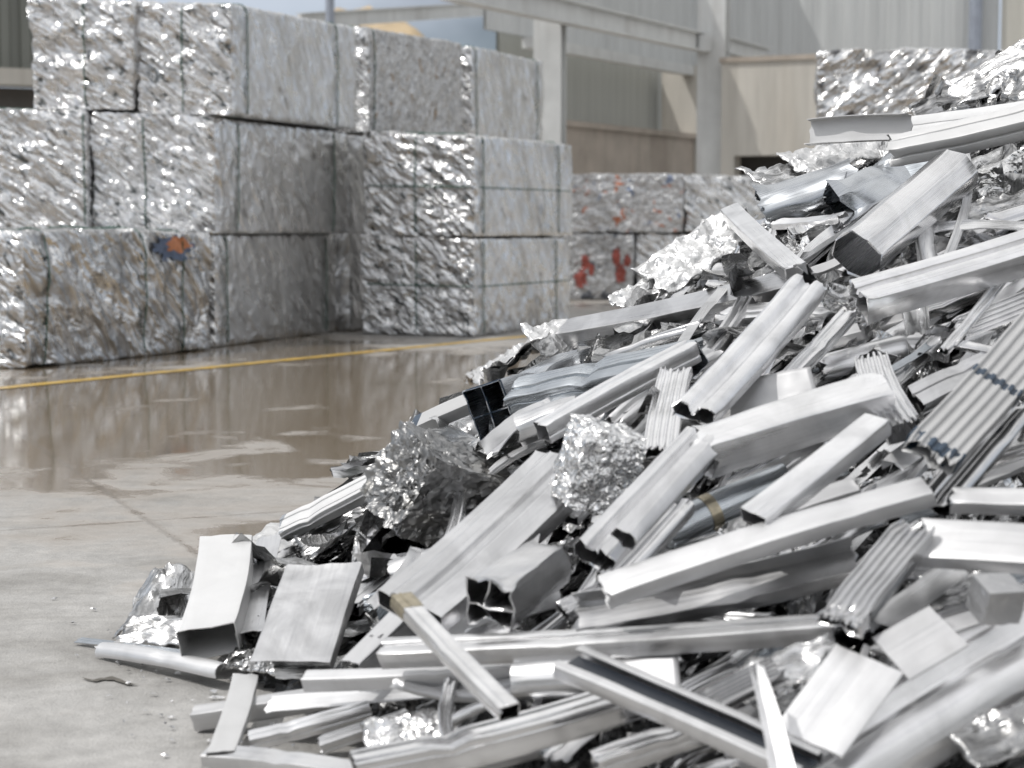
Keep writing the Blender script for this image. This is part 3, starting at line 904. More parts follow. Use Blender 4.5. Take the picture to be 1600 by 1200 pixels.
SV, SF, SM, SU = [], [], [], []
nS = 0
N_STRIP = 2300
for s in range(N_STRIP):
    while True:
        x, y = RNG.uniform(-1.5, 3.6), RNG.uniform(2.5, 8.4)
        r = math.hypot(x - APX, y - APY)
        if r < float(heap_radius(x, y)) - .3 and x < .31 * y + .25 and (r < float(heap_radius(x, y)) - .75 or (RNG.random() < .4 and (y < 4.7))): break
    p = R3(x, y, float(mound_z(x, y)))
    n = mound_n(p)
    rad = nrm(R3(APX - x, APY - y, 0))
    an = RNG.normal(0, .5)
    rad = R3(rad[0] * math.cos(an) - rad[1] * math.sin(an), rad[0] * math.sin(an) + rad[1] * math.cos(an), 0)
    n = nrm(n + RNG.normal(0, .35, 3))
    tx = nrm(rad - n * (rad @ n)); ty = np.cross(n, tx)
    big = RNG.random()
    Ls = RNG.uniform(.10, .26) if big < .5 else RNG.uniform(.25, .6)
    if y < 4.1: Ls *= .5
    Ws = Ls * RNG.uniform(.1, .34)
    Vp, Fp, Up = strip_patch(Ls, min(Ws, .12), 10 if big < .6 else 14, 5, RNG.uniform(0, 500), RNG.choice([0, 0, 1.2, 3.5, 5.0]), RNG.uniform(.4, 1.3))
    Wd = p[None] + Vp[:, :1] * tx + Vp[:, 1:2] * ty + Vp[:, 2:] * n + n * RNG.uniform(-.02, .09)
    Wd[:, 2] = np.maximum(Wd[:, 2], .006)
    SV.append(Wd); SU.append(Up); SF += [tuple(i + nS for i in f) for f in Fp]
    SM += [int(RNG.choice([0, 1, 2, 3], p=[.30, .48, .15, .07]))] * len(Fp)
    nS += len(Vp)
shreds = mesh_obj('foil_shreds', np.concatenate(SV), SF, [M['foil_streak'], M['streak_dark'], M['foil'], M['shiny']], None, True, 50, SM, None, np.concatenate(SU))
tag(shreds, 'loose torn strips and crumpled foil strewn all over the heap', 'foil shreds', kind='stuff')

# ------------------------------------------------------------------ profiles
def rounded(poly, closed, r, n=3):
    """round the corners of a polyline, then split long sides"""
    out, m = [], len(poly)
    for i, p in enumerate(poly):
        if not closed and i in (0, m - 1):
            out.append(p); continue
        a, b = poly[(i - 1) % m], poly[(i + 1) % m]
        la, lb = np.linalg.norm(a - p), np.linalg.norm(b - p)
        rr = min(r, la * .35, lb * .35)
        pa, pb = p + (a - p) / la * rr, p + (b - p) / lb * rr
        for k in range(n):
            t = k / (n - 1)
            out.append((1 - t) ** 2 * pa + 2 * t * (1 - t) * p + t * t * pb)
    res, m = [], len(out)
    for i in range(m if closed else m - 1):
        a, b = out[i], out[(i + 1) % m]
        k = max(1, int(np.linalg.norm(b - a) / .17))
        for q in range(k): res.append(a + (b - a) * q / k)
    if not closed: res.append(out[-1])
    return np.array(res)

def PL(*pts): return [np.array(p, float) for p in pts]
def ngon(n, a, b, rot=0): return PL(*[(a * math.cos(2 * math.pi * (k + rot) / n) / 2, b * math.sin(2 * math.pi * (k + rot) / n) / 2) for k in range(n)])

def section(kind, a, b, rg=None):
    """list of (polyline, closed) with width a (y) and height b (z)"""
    x, z = a / 2, b / 2
    if kind == 'box' and rg is not None and b > .2 and rg.random() < .6:
        top, n = [], rg.choice([1, 1, 1, 2])            # drawn grooves and lips along the faces
        for k in range(n):
            c = x - (k + rg.uniform(.35, .65)) * a / n
            w_, d_ = rg.uniform(.03, .14), rg.uniform(.05, .12) * rg.choice([1, 1, -.6])
            top += [(c + w_, z), (c + w_ * .8, z - d_), (c - w_ * .8, z - d_), (c - w_, z)]
        h1 = rg.uniform(-.5, .5) * z
        lip = rg.uniform(.03, .07)
        side = [(-x, h1 + .06 * b), (-x - lip, h1 + .04 * b), (-x - lip, h1 - .04 * b), (-x, h1 - .06 * b)] if rg.random() < .5 else [(-x, h1 + .08 * b), (-x + lip, h1 + .06 * b), (-x + lip, h1 - .06 * b), (-x, h1 - .08 * b)]
        return [(PL((-x, -z), (x, -z), (x, z), *top, (-x, z), *side), True)]
    if kind in ('box', 'plain_box'): return [(PL((-x, -z), (x, -z), (x, z), (-x, z)), True)]
    if kind == 'box2': return [(PL((-x, -z), (x, -z), (x, z), (-x, z)), True), (PL((0, -z), (0, z)), False)]
    if kind == 'multi': return [(PL((-x, -z), (x, -z), (x, z), (-x, z)), True), (PL((0, -z), (0, z)), False), (PL((-x, -z * .1), (x, -z * .1)), False)]
    if kind == 'channel': return [(PL((-x, -z), (-x, z), (x, z), (x, -z)), False)]       # back upward
    if kind == 'tray': return [(PL((-x, z), (-x, -z), (x, -z), (x, z)), False)]          # open upward
    if kind == 'lipped': return [(PL((-x * .55, z), (-x, z), (-x, -z), (x, -z), (x, z), (x * .55, z)), False)]
    if kind == 'angle': return [(PL((-x, z), (x, z), (x, -z)), False)]
    if kind == 'flat': return [(PL((-x, 0), (x, 0)), False)]
    if kind == 'ibeam': return [(PL((-x, z), (x, z)), False), (PL((-x, -z), (x, -z)), False), (PL((0, -z), (0, z)), False)]
    if kind == 'octa': return [(ngon(8, a, b, .5), True)]
    if kind == 'hexa': return [(ngon(6, a, b, 0), True)]
    if kind == 'oval': return [(ngon(20, a, b), True)]
    if kind == 'half': return [(PL(*[(x * math.cos(t), b * math.sin(t) - z) for t in np.linspace(math.pi, 0, 12)]), False)]
    if kind == 'groove':     # box with a deep groove and a step on top
        return [(PL((-x, -z), (x, -z), (x, z * .55), (x * .62, z * .55), (x * .55, z), (x * .12, z), (x * .05, z * .45), (-x * .18, z * .45), (-x * .25, z), (-x, z)), True)]
    if kind == 'ribs':       # box with several small ribs
        top = []
        for k in range(5):
            c = x - (k + .5) * a / 5
            top += [(c + a * .07, z), (c + a * .055, z * .62), (c - a * .055, z * .62), (c - a * .07, z)]
        return [(PL((-x, -z), (x, -z), (x, z), *top, (-x, z)), True)]
    if kind == 'twin':       # two ridges with a valley, hollow
        return [(PL((-x, -z), (x, -z), (x, z * .2), (x * .75, z), (x * .35, z), (x * .12, z * .1), (-x * .12, z * .1), (-x * .35, z), (-x * .75, z), (-x, z * .2)), True)]
    if kind == 'wave': return [(PL(*[(-x + a * k / 24, z * math.sin(k / 24 * math.pi * 2 * 4)) for k in range(25)]), False)]
    if kind == 'vee': return [(PL((-x, z), (0, -z), (x, z)), False)]
    raise ValueError(kind)

def sweep(polys, thick, L_, seed, jag=(.16, .16), rag=.08, dent=.012, bend=(0, 0), twist=0.0, crush=(), scale=1.0, taper=0.0, n_mid=16, trange=None, grow=0.0):
    """polys in unit size; returns vertices with X along the length, centred on the length"""
    t = np.linspace(0, 1, n_mid + 1)
    e = min(.12, .5 * scale / max(L_, .01))
    t = np.unique(np.concatenate([t, e * np.array([.0, .15, .35, .6, 1]), 1 - e * np.array([.0, .15, .35, .6, 1])]))
    if trange:
        t = np.linspace(trange[0], trange[1], 5)
    V, F = [], []
    n0 = 0
    for poly, closed in polys:
        pl = rounded(poly, closed, .03)
        thick_ = thick * .6
        m = len(pl)
        nxt = np.roll(pl, -1, 0) - pl; prv = pl - np.roll(pl, 1, 0)
        if not closed: nxt[-1] = nxt[-2]; prv[0] = prv[1]
        tn = nxt / (np.linalg.norm(nxt, axis=1, keepdims=True) + 1e-9) + prv / (np.linalg.norm(prv, axis=1, keepdims=True) + 1e-9)
        tn /= np.linalg.norm(tn, axis=1, keepdims=True) + 1e-9
        nv = np.stack([-tn[:, 1], tn[:, 0]], 1)
        A, B = pl + nv * thick_ / 2, pl - nv * thick_ / 2
        if grow:
            cen = pl.mean(0); A = cen + (A - cen) * (1 + grow); B = cen + (B - cen) * (1 + grow)
        ring = np.concatenate([A, B]) * scale                    # 2m points
        R = np.array([[tt * L_, y, z] for tt in t for y, z in ring])
        k = len(t)
        V.append(R)
        def ix(i, j, side): return n0 + i * 2 * m + side * m + j
        rng_j = range(m) if closed else range(m - 1)
        for i in range(k - 1):
            for j in rng_j:
                j2 = (j + 1) % m
                F.append((ix(i, j, 0), ix(i + 1, j, 0), ix(i + 1, j2, 0), ix(i, j2, 0)))
                F.append((ix(i, j, 1), ix(i, j2, 1), ix(i + 1, j2, 1), ix(i + 1, j, 1)))
            if not closed:
                F.append((ix(i, 0, 0), ix(i, 0, 1), ix(i + 1, 0, 1), ix(i + 1, 0, 0)))
                F.append((ix(i, m - 1, 0), ix(i + 1, m - 1, 0), ix(i + 1, m - 1, 1), ix(i, m - 1, 1)))
        for j in rng_j:
            j2 = (j + 1) % m
            F.append((ix(0, j, 0), ix(0, j2, 0), ix(0, j2, 1), ix(0, j, 1)))
            F.append((ix(k - 1, j, 0), ix(k - 1, j, 1), ix(k - 1, j2, 1), ix(k - 1, j2, 0)))
        n0 += k * 2 * m
    V = np.concatenate(V)
    tt = np.clip(V[:, 0] / L_, 0, 1)
    s = scale
    yz = V[:, 1:] / s
    so = seed * 3.77
    # torn ends
    c0 = np.clip(1 - tt * L_ / (.55 * s), 0, 1); c1 = np.clip(1 - (1 - tt) * L_ / (.55 * s), 0, 1)
    q = np.stack([yz[:, 0] * 8, yz[:, 1] * 8, np.full(len(V), so)], 1)
    jn = pn(q, 2) + .6 * pn(q * 2.7, 3)
    V[:, 0] += jag[0] * s * jn * c0 ** 1.5 - jag[1] * s * jn * c1 ** 1.5
    q2 = np.stack([V[:, 0] / s * 1.5, yz[:, 0] * 2.4, yz[:, 1] * 2.4 + so], 1)
    cl = (c0 * (jag[0] > 0) + c1 * (jag[1] > 0)) ** 2
    V[:, 1] += .7 * rag * s * pn(q2, 4) * cl
    V[:, 2] += .7 * rag * s * pn(q2, 5) * cl
    # dents and waviness
    q3 = np.stack([V[:, 0] / s * .8, yz[:, 0] * 1.2, yz[:, 1] * 1.2 - so], 1)
    V[:, 1] += dent * s * (fbm(q3, 6, 2)) * 1.6
    V[:, 2] += dent * s * (fbm(q3, 8, 2)) * 1.6
    for ct, cwid, amt in crush:
        gk = np.exp(-((tt - ct) * L_ / (cwid * s)) ** 2)
        V[:, 2] -= gk * amt * (V[:, 2] + .5 * s * np.sign(amt) * .3)
        V[:, 1] *= 1 + gk * amt * .15
        V[:, 2] += gk * abs(amt) * .18 * s * crease(np.stack([V[:, 0] / s * 3, yz[:, 0] * 3, yz[:, 1] * 3 + so], 1), 12, 2)
    if taper:
        f = 1 - taper * tt
        V[:, 1] *= f; V[:, 2] *= f
    if twist:
        an = (tt - .5) * twist
        y, z = V[:, 1].copy(), V[:, 2].copy()
        V[:, 1] = y * np.cos(an) - z * np.sin(an); V[:, 2] = y * np.sin(an) + z * np.cos(an)
    arch = 4 * tt * (1 - tt)
    V[:, 1] += bend[0] * L_ * arch; V[:, 2] += bend[1] * L_ * arch
    V[:, 0] -= L_ / 2
    return V, F

GROUPS = {}
def frame_for(P1, P2, roll, camw=.55):
    Xa = nrm(P2 - P1)
    mid = (P1 + P2) / 2
    n = nrm(mound_n(mid) * .6 + nrm(CAM - mid) * camw)
    Za = nrm(n - Xa * (n @ Xa))
    rl = math.radians(roll) * (1 if Xa[0] >= 0 else -1)
    Ya = np.cross(Za, Xa)
    Z2 = Za * math.cos(rl) + Ya * math.sin(rl)
    Y2 = np.cross(Z2, Xa)
    return Xa, Y2, Z2, mid

COUNT = [0]
def piece(name, label, kind, p1, p2, wpx, lift=.08, roll=0, ab=(1, .5), mat='bright', thick=.05, parts=(), camw=.55, cat='aluminium profile', group='aluminium offcuts on the heap', Y=None, tilt=0.0, inset=None, **kw):
    """a profile whose centre line runs between two photo pixels on the heap, wpx wide on the photo at its middle"""
    COUNT[0] += 1
    seed = COUNT[0]
    l1, l2 = lift if isinstance(lift, tuple) else (lift, lift)
    P1, P2 = on_heap(*p1, l1), on_heap(*p2, l2)
    if Y is not None: P1, P2 = at(*p1, Y[0]), at(*p2, Y[1])
    P1, P2 = at(*p1, P1[1] - tilt), at(*p2, P2[1] + tilt)
    Xa, Ya, Za, mid = frame_for(P1, P2, roll, camw)
    hv = nrm(np.array(SUN) + nrm(CAM - mid))
    al = Za @ hv
    if al > .90:
        alt = [frame_for(P1, P2, roll + dr, camw) for dr in (12, 20)]
        k_ = 1 if al > .95 else 0
        Xa, Ya, Za, mid = alt[k_]
    polys = section(kind, *ab, random.Random(seed * 13 + 5))
    view = nrm(CAM - mid)
    q = nrm(np.cross(Xa, view))
    pts = np.concatenate([np.array(p) for p, c in polys])
    pr = pts[:, 0] * (Ya @ q) + pts[:, 1] * (Za @ q)
    want = .86 * wpx / FPX * mid[1]
    s = want / max(pr.max() - pr.min(), .15)
    L_ = np.linalg.norm(P2 - P1)
    kw.setdefault('n_mid', 16)
    rr_ = random.Random(seed * 7 + 1)
    kw.setdefault('dent', rr_.uniform(.008, .026))
    kw.setdefault('bend', (rr_.uniform(-.016, .016), rr_.uniform(-.014, .014)))
    kw.setdefault('twist', rr_.uniform(-.16, .16))
    if L_ > 4 * s and rr_.random() < .6:
        kw.setdefault('crush', [(rr_.uniform(.25, .75), rr_.uniform(.15, .4), rr_.uniform(.12, .35))])
    V, F = sweep(polys, thick, L_, seed, scale=s, **kw)
    # keep it out of the ground
    mat4 = Matrix(((Xa[0], Ya[0], Za[0], mid[0]), (Xa[1], Ya[1], Za[1], mid[1]), (Xa[2], Ya[2], Za[2], mid[2]), (0, 0, 0, 1)))
    wz = V @ R3(Xa[2], Ya[2], Za[2]) + mid[2]
    if wz.min() < .004:
        up = .004 - wz.min()
        if up < .12:
            mat4[2][3] += up
    o = mesh_obj(name, V, F, M[mat], None, True, 38, None, mat4)
    tag(o, label, cat, group)
    if inset:
        k2 = dict(kw); k2['jag'] = (0, 0); k2['rag'] = 0
        V2, F2 = sweep([(PL(*inset[2]), False)], .12, L_, seed, scale=s, **k2)
        mesh_obj(inset[0], V2, F2, M[inset[1]], o, True, 38)
    for pname, pmat, tr, gr, plabel in parts:
        k2 = dict(kw); k2['jag'] = (.04, .04) if pmat != 'brass' else (0, 0); k2['rag'] = 0
        V2, F2 = sweep(polys, thick * 1.2, L_, seed, scale=s, trange=tr, grow=gr, **k2)
        c = mesh_obj(pname, V2, F2, M[pmat], o, True, 38)
        if plabel: c['label'] = plabel
    return o

def sheet(name, label, p1, p2, wpx, lift, roll, mat, amp=.12, freq=2.0, seed=1, ragged=.15, curl=0.0, aspect=None, cat='foil scrap', group='torn foil pieces on the heap', thick=.004, camw=.55, streak=1.0, Y=None):
    l1, l2 = lift if isinstance(lift, tuple) else (lift, lift)
    P1, P2 = on_heap(*p1, l1), on_heap(*p2, l2)
    if Y is not None: P1, P2 = at(*p1, Y[0]), at(*p2, Y[1])
    Xa, Ya, Za, mid = frame_for(P1, P2, roll, camw)
    L_ = np.linalg.norm(P2 - P1); W_ = wpx / FPX * mid[1] / max(.35, abs(nrm(np.cross(Xa, nrm(CAM - mid))) @ Ya))
    nl, nw = max(12, int(L_ / .011)), max(8, int(W_ / .010))
    nl, nw = min(nl, 70), min(nw, 44)
    U, Vv = np.meshgrid(np.linspace(-.5, .5, nl + 1), np.linspace(-.5, .5, nw + 1), indexing='ij')
    U, Vv = U.ravel(), Vv.ravel()
    q = np.stack([U * L_ / W_ * freq / streak, Vv * freq * 1.2, np.full_like(U, seed * 2.3)], 1)
    edge = np.maximum(np.abs(U), np.abs(Vv)) * 2
    x = U * L_ * (1 + ragged * pn(q * 1.5, 21) * edge) 
    y = Vv * W_ * (1 + 1.6 * ragged * pn(q * 1.2 + 5, 22) * edge)
    z = amp * W_ * (crease(q, seed + 3, 3, .55) + .6 * fbm(q * .5, seed + 8, 2))
    if curl:
        z = z - curl * W_ * (4 * Vv * Vv)
    V1 = np.stack([x, y, z], 1)
    F1 = [(i * (nw + 1) + j, (i + 1) * (nw + 1) + j, (i + 1) * (nw + 1) + j + 1, i * (nw + 1) + j + 1) for i in range(nl) for j in range(nw)]
    mat4 = Matrix(((Xa[0], Ya[0], Za[0], mid[0]), (Xa[1], Ya[1], Za[1], mid[1]), (Xa[2], Ya[2], Za[2], mid[2]), (0, 0, 0, 1)))
    wz = V1 @ R3(Xa[2], Ya[2], Za[2]) + mid[2]
    if wz.min() < .006: mat4[2][3] += min(.08, .006 - wz.min())
    o = mesh_obj(name, V1, F1, M[mat], None, True, 55, None, mat4, np.stack([U * L_, Vv * W_ + seed], 1))
    md = o.modifiers.new('thickness', 'SOLIDIFY'); md.thickness = thick; md.offset = 0
    tag(o, label, cat, group)
    return o

def lump(name, label, c, size, lift, mat, amp, freq, seed, rot=(0, 0, 0), cat='crushed block', group=None, res=30, power=.75, flaky=0.0, Y=None):
    """crushed block: a rounded box with deep creases; size in photo pixels (w, d, h)"""
    P = on_heap(*c, lift) if Y is None else at(*c, Y)
    sc = P[1] / FPX
    half = R3(*size) * sc / 2
    V, F, n0 = [], [], 0
    for ax, sg in FACES:
        o1, o2 = [k for k in range(3) if k != ax]
        gg = np.linspace(-1, 1, res + 1)
        A, B = np.meshgrid(gg, gg, indexing='ij')
        C = np.zeros((A.size, 3)); C[:, ax] = sg; C[:, o1] = A.ravel(); C[:, o2] = B.ravel()
        ln = np.linalg.norm(C, axis=1, keepdims=True)
        nv = C / ln
        C = C * (1 - power) + nv * power * 1.1
        Pq = C * half / half.mean() 
        dsp = amp * (crease(Pq * freq, seed, 4, .62) - .2) + .5 * amp * fbm(Pq * freq * .5, seed + 5, 2)
        if flaky: dsp = dsp + flaky * np.floor(3 * pn(Pq * freq * 1.7, seed + 8)) / 3
        V.append((C + nv * dsp[:, None]) * half)
        flip = (sg > 0) != (ax == 1)
        for i in range(res):
            for j in range(res):
                q = [n0 + i * (res + 1) + j, n0 + (i + 1) * (res + 1) + j, n0 + (i + 1) * (res + 1) + j + 1, n0 + i * (res + 1) + j + 1]
                F.append(q if flip else q[::-1])
        n0 += A.size
    o = mesh_obj(name, np.concatenate(V), F, M[mat], None, True, 45)
    o.rotation_euler = [math.radians(k) for k in rot]
    o.location = tuple(P)
    tag(o, label, cat, group)
    return o

# ---- pieces, from the crest of the heap down to the yard
exec_pieces = True
# crest
sheet('crumpled_sheet', 'large crumpled grey sheet at the very top of the heap against the coarse bale', (1440, 195), (1650, 95), 66, .10, 0, 'streak_dark', .16, 2.4, 1, streak=2.5)
sheet('crumpled_sheet', 'pale torn sheet lying along the crest above the white channel', (1490, 150), (1660, 62), 45, .22, 10, 'foil_streak', .12, 2.5, 2, streak=2)
sheet('crumpled_sheet', 'dark creased sheet folded under the top crest', (1500, 165), (1660, 130), 60, .16, 0, 'streak_dark', .2, 2.2, 3)
piece('channel_profile', 'white open channel poking out past the crest towards the concrete wall', 'tray', (1262, 207), (1420, 199), 48, .26, -30, (1, .45), 'white', .05)
piece('box_profile', 'long white flat box lying behind the white open channel', 'box', (1388, 203), (1650, 168), 42, .24, 0, (1, .5), 'white', .04)
piece('box_profile', 'white box with dark torn end and a mirror lower side near the crest', 'box', (1392, 236), (1660, 172), 62, .34, 10, (1, .45), 'white', .05, jag=(.18, .05), rag=.22)
sheet('crumpled_sheet', 'white torn sheet beneath the open channel on the crest', (1240, 262), (1400, 222), 40, .10, 0, 'foil_white', .14, 2.2, 4)
sheet('crumpled_sheet', 'pale sheet running down the skyline behind the flattened tube', (1170, 285), (1330, 262), 35, .06, 0, 'foil_streak', .15, 2.2, 5)
piece('flat_tube', 'bluish flattened tube with a wide open mouth beside the skyline', 'oval', (1190, 325), (1335, 275), 76, .22, 5, (1, .62), 'blue', .03, tilt=.12, jag=(.1, .1), rag=.18, dent=.05, cat='tube', bend=(0, -.03))
piece('crushed_tube', 'crumpled bluish tube end standing above the flattened tube', 'octa', (1318, 332), (1432, 262), 100, .17, 0, (1, .8), 'blue', .04, jag=(.2, .35), rag=.45, dent=.1, cat='crushed tube', crush=[(.8, .6, .4)])
sheet('crumpled_sheet', 'smooth dark sheet sweeping down from the crumpled bluish tube', (1330, 325), (1500, 275), 70, .14, 10, 'dark', .1, 1.2, 6, streak=2)
piece('octagonal_tube', 'stout eight sided brushed tube with a hollow end, below the crest', 'octa', (1340, 398), (1492, 268), 92, .26, 0, (1, .85), 'brushed', .05, jag=(.08, .05), dent=.02, cat='tube')
sheet('torn_foil', 'streaked torn foil covering the slope beyond the octagonal tube', (1470, 340), (1640, 250), 95, .10, 0, 'foil_streak', .14, 3.2, 7, streak=3)
sheet('torn_foil', 'dark wrinkled foil between the octagonal tube and the long grooved beam', (1400, 400), (1640, 330), 80, .12, 0, 'streak_dark', .18, 2.6, 8, streak=1.6)
sheet('torn_foil', 'bright ruffled foil beside the frame edge below the crest', (1520, 300), (1660, 235), 55, .15, 5, 'foil', .15, 3.4, 9, streak=2.5)
piece('channel_profile', 'short pale channel tipped down to the right on the skyline', 'channel', (1142, 330), (1244, 424), 42, .24, 12, (1, .6), 'bright', .07, jag=(.06, .15), cat='aluminium profile')
sheet('corrugated_sheet', 'white sheet with torn ridges on the skyline above the long beam', (1020, 445), (1160, 350), 62, .07, 0, 'foil_white', .14, 2.0, 10)
sheet('torn_foil', 'white shredded foil trailing down the skyline beneath the ridged sheet', (965, 480), (1090, 425), 34, .05, 0, 'foil_white', .2, 3, 11)
lump('crumpled_tube', 'dark crumpled tube tucked under the tipped channel', (1190, 400), (160, 120, 70), .05, 'foil_shade', .3, 1.5, 42, (0, -20, 15), 'crushed tube')
piece('grooved_beam', 'long beam with a deep groove pointing out to the frame edge', 'groove', (1342, 466), (1650, 375), 82, .30, 5, (1, .55), 'bright', .05, jag=(.12, 0), rag=.15)
piece('box_profile', 'pale box lying behind the long twin ridge beam', 'box', (1130, 500), (1352, 478), 50, .14, 5, (1, .6), 'bright', .05, jag=(.25, .1), rag=.22)
piece('box_beam', 'long box beam with a ragged end, highest beam on the skyline side', 'box', (886, 522), (1262, 440), 60, .16, 12, (1, .75), 'grey', .05, jag=(.14, .1), rag=.12)
piece('twin_ridge_beam', 'long upright twin ridge beam leaning from the heap middle to the grooved beam', 'twin', (1085, 645), (1262, 446), 74, .34, -5, (1, .4), 'bright', .06, jag=(.2, .14))
piece('box_profile', 'slim box leaning parallel to the twin ridge beam', 'box', (1224, 600), (1326, 492), 36, .26, 10, (1, .7), 'brushed', .07, jag=(.1, .2), rag=.18)
piece('torn_tube', 'torn pale tube reaching behind the short ribbed block', 'oval', (1285, 575), (1505, 518), 46, .14, 0, (1, .7), 'bright', .05, jag=(.25, .25), rag=.25, cat='tube', crush=[(.75, .5, .5)])
piece('torn_tube', 'ribbed pale tube running on to the frame edge below the grooved beam', 'ribs', (1500, 520), (1660, 455), 60, .18, 0, (1, .6), 'brushed', .05, jag=(.3, 0), rag=.25, cat='tube')
piece('ribbed_block', 'short ribbed block standing on end near the heap middle', 'ribs', (1412, 672), (1362, 568), 70, (.34, .26), 0, (1, .6), 'brushed', .06, jag=(.1, .1), rag=.1)
piece('box_profile', 'weathered grey box between the ribbed block and the blue taped beam', 'box', (1430, 628), (1640, 535), 62, .16, 10, (1, .6), 'grey', .05)
piece('ribbed_beam', 'long steep beam bound with blue tape beside the frame edge', 'ribs', (1452, 712), (1640, 500), 96, .44, -14, (1, .3), 'white', .05, jag=(.18, 0), rag=.12,
      parts=[('tape_band', 'tape', (.01, .06), .03, 'dark blue tape at the torn end'), ('tape_band', 'tape', (.46, .50), .03, 'blue tape across the middle')])
piece('ribbed_beam', 'ribbed end slipping out beneath the blue taped beam', 'twin', (1460, 790), (1590, 640), 66, .36, 0, (1, .4), 'shiny', .05, jag=(.25, .1), rag=.25)
# middle of the heap
sheet('bent_sheet', 'pale bent sheet tucked behind the wide box in the heap middle', (1110, 640), (1275, 610), 75, .25, -10, 'satin', .03, .7, 12, .05, thick=.003, cat='metal sheet', group='flat sheets on the heap')
piece('wide_box', 'wide box with a dark torn mouth in the heap middle', 'box', (1098, 708), (1385, 618), 98, .34, 8, (1, .62), 'bright', .045, jag=(.2, .1), rag=.2, dent=.03)
piece('box_profile', 'plain box lying aslant below the wide box', 'box', (1178, 812), (1372, 662), 62, .42, 6, (1, .5), 'bright', .05, jag=(.08, .06), rag=.06)
piece('box_profile', 'short dark tube with a brass collar under the plain aslant box', 'oval', (1040, 832), (1230, 748), 62, .22, 0, (1, .8), 'dark', .05, cat='tube',
      parts=[('collar', 'brass', (.32, .40), .06, 'brass collar')])
piece('box_profile', 'small pale box behind the plain aslant box', 'box', (1232, 800), (1338, 762), 42, .28, 0, (1, .5), 'satin', .06, jag=(.1, .15))
piece('ribbed_strip', 'short upright ribbed strip left of the twin ridge beam', 'ribs', (1032, 706), (1056, 582), 62, .30, 0, (1, .3), 'brushed', .05, jag=(.15, .18), rag=.15)
piece('twin_tube_beam', 'double tube profile with hollow hexagonal ends in the heap middle', 'twin', (928, 868), (1096, 690), 84, .36, 0, (1, .55), 'bright', .05, jag=(.14, .1), rag=.15)
piece('hexagonal_tube', 'hexagonal tube lying along the double tube profile', 'hexa', (975, 842), (1100, 705), 46, .44, 0, (1, .85), 'bright', .07, jag=(.15, .1), rag=.15, cat='tube')
piece('folded_strip', 'folded strip sticking out under the double tube profile', 'twin', (955, 905), (1060, 790), 60, .33, 10, (1, .4), 'shiny', .05, jag=(.2, .1), rag=.2)
piece('flat_bar', 'long smooth flat bar crossing the heap below the plain aslant box', 'box', (945, 925), (1450, 768), 62, .40, 4, (1, .42), 'satin', .05, jag=(.15, .05), rag=.06, bend=(0, .01))
piece('open_channel', 'wide channel with a dark shadowed inside below the long flat bar', 'tray', (900, 962), (1340, 872), 84, .32, -8, (1, .35), 'grey', .04, jag=(.1, .1))
piece('long_channel', 'long level channel crossing the lower heap', 'groove', (600, 1018), (1302, 978), 56, .30, 6, (1, .5), 'grey', .05, jag=(.1, .1), rag=.08, n_mid=24)
piece('ribbed_bundle', 'crushed multi ribbed bundle leaning up to the wide panel', 'ribs', (1312, 975), (1432, 828), 84, .44, 0, (1, .45), 'shiny', .05, jag=(.3, .12), rag=.3, crush=[(.08, .5, .4)])
piece('panel_box', 'wide pale panel box at the frame edge with a torn corner', 'plain_box', (1438, 848), (1680, 862), 92, .42, -8, (1, .3), 'satin', .03, jag=(.06, 0), rag=.06)
piece('panel_box', 'pale slab above the wide panel box at the frame edge', 'plain_box', (1488, 782), (1680, 786), 50, .40, 0, (1, .5), 'satin', .04, jag=(.15, 0), rag=.12)
# skyline on the lower side
sheet('torn_foil', 'white torn foil scraps standing on the skyline below the box beam', (828, 540), (900, 525), 56, .14, -20, 'foil_white', .2, 1.8, 13)
sheet('torn_foil', 'small white foil scrap on the skyline above the blue window frame', (770, 580), (840, 560), 40, .14, -20, 'foil_white', .2, 1.8, 14)
piece('window_frame_profile', 'dark blue window frame profile with square chambers facing out', 'multi', (765, 642), (905, 585), 100, .17, 20, (.8, 1), 'blue', .035, tilt=.28, jag=(.04, .05), rag=.04,
      parts=[('tape_band', 'tape', (.0, .012), .008, 'dark blue edge band')])
piece('dented_box', 'dark dented box lying against the window frame profile', 'box', (808, 622), (1085, 562), 76, .24, 8, (1, .7), 'dark', .04, jag=(.15, .1), rag=.15, dent=.06)
piece('hexagonal_tube', 'open hexagonal end beneath the dark dented box', 'hexa', (812, 672), (905, 640), 58, .24, 0, (1, .8), 'grey', .05, jag=(.15, .1), rag=.12, cat='tube')
piece('box_beam', 'long slim beam with one bright face climbing beside the dented box', 'box', (848, 676), (1082, 548), 50, .30, 15, (1, .85), 'bright', .05, jag=(.15, .1), rag=.1)
piece('channel_profile', 'short white channel on the skyline behind the crushed block', 'channel', (648, 668), (745, 626), 38, (.20, .22), 10, (1, .6), 'white', .06, parts=[('tape_band', 'tape', (.02, .14), .02, 'blue scuffed end')])
piece('box_profile', 'white box running down the skyline with a bluish dented end', 'box', (445, 826), (620, 738), 46, (.17, .24), 8, (1, .6), 'white', .06, jag=(.1, .1), rag=.15, parts=[('tape_band', 'blue', (.0, .04), .02, 'bluish dented end')])
lump('crushed_block', 'rough crushed grey block with a flat pale face on the skyline side', (695, 772), (190, 150, 136), .17, 'block', .08, 2.4, 44, (20, 22, 35), power=.04, res=60, flaky=.14)
sheet('torn_foil', 'streaked dark foil hanging behind the crushed block', (740, 760), (880, 680), 75, .10, 0, 'streak_dark', .16, 2.8, 15, streak=2)
sheet('torn_foil', 'grey smooth sheet wedged above the crushed block', (690, 700), (765, 680), 60, .10, -15, 'grey', .05, 1, 16)
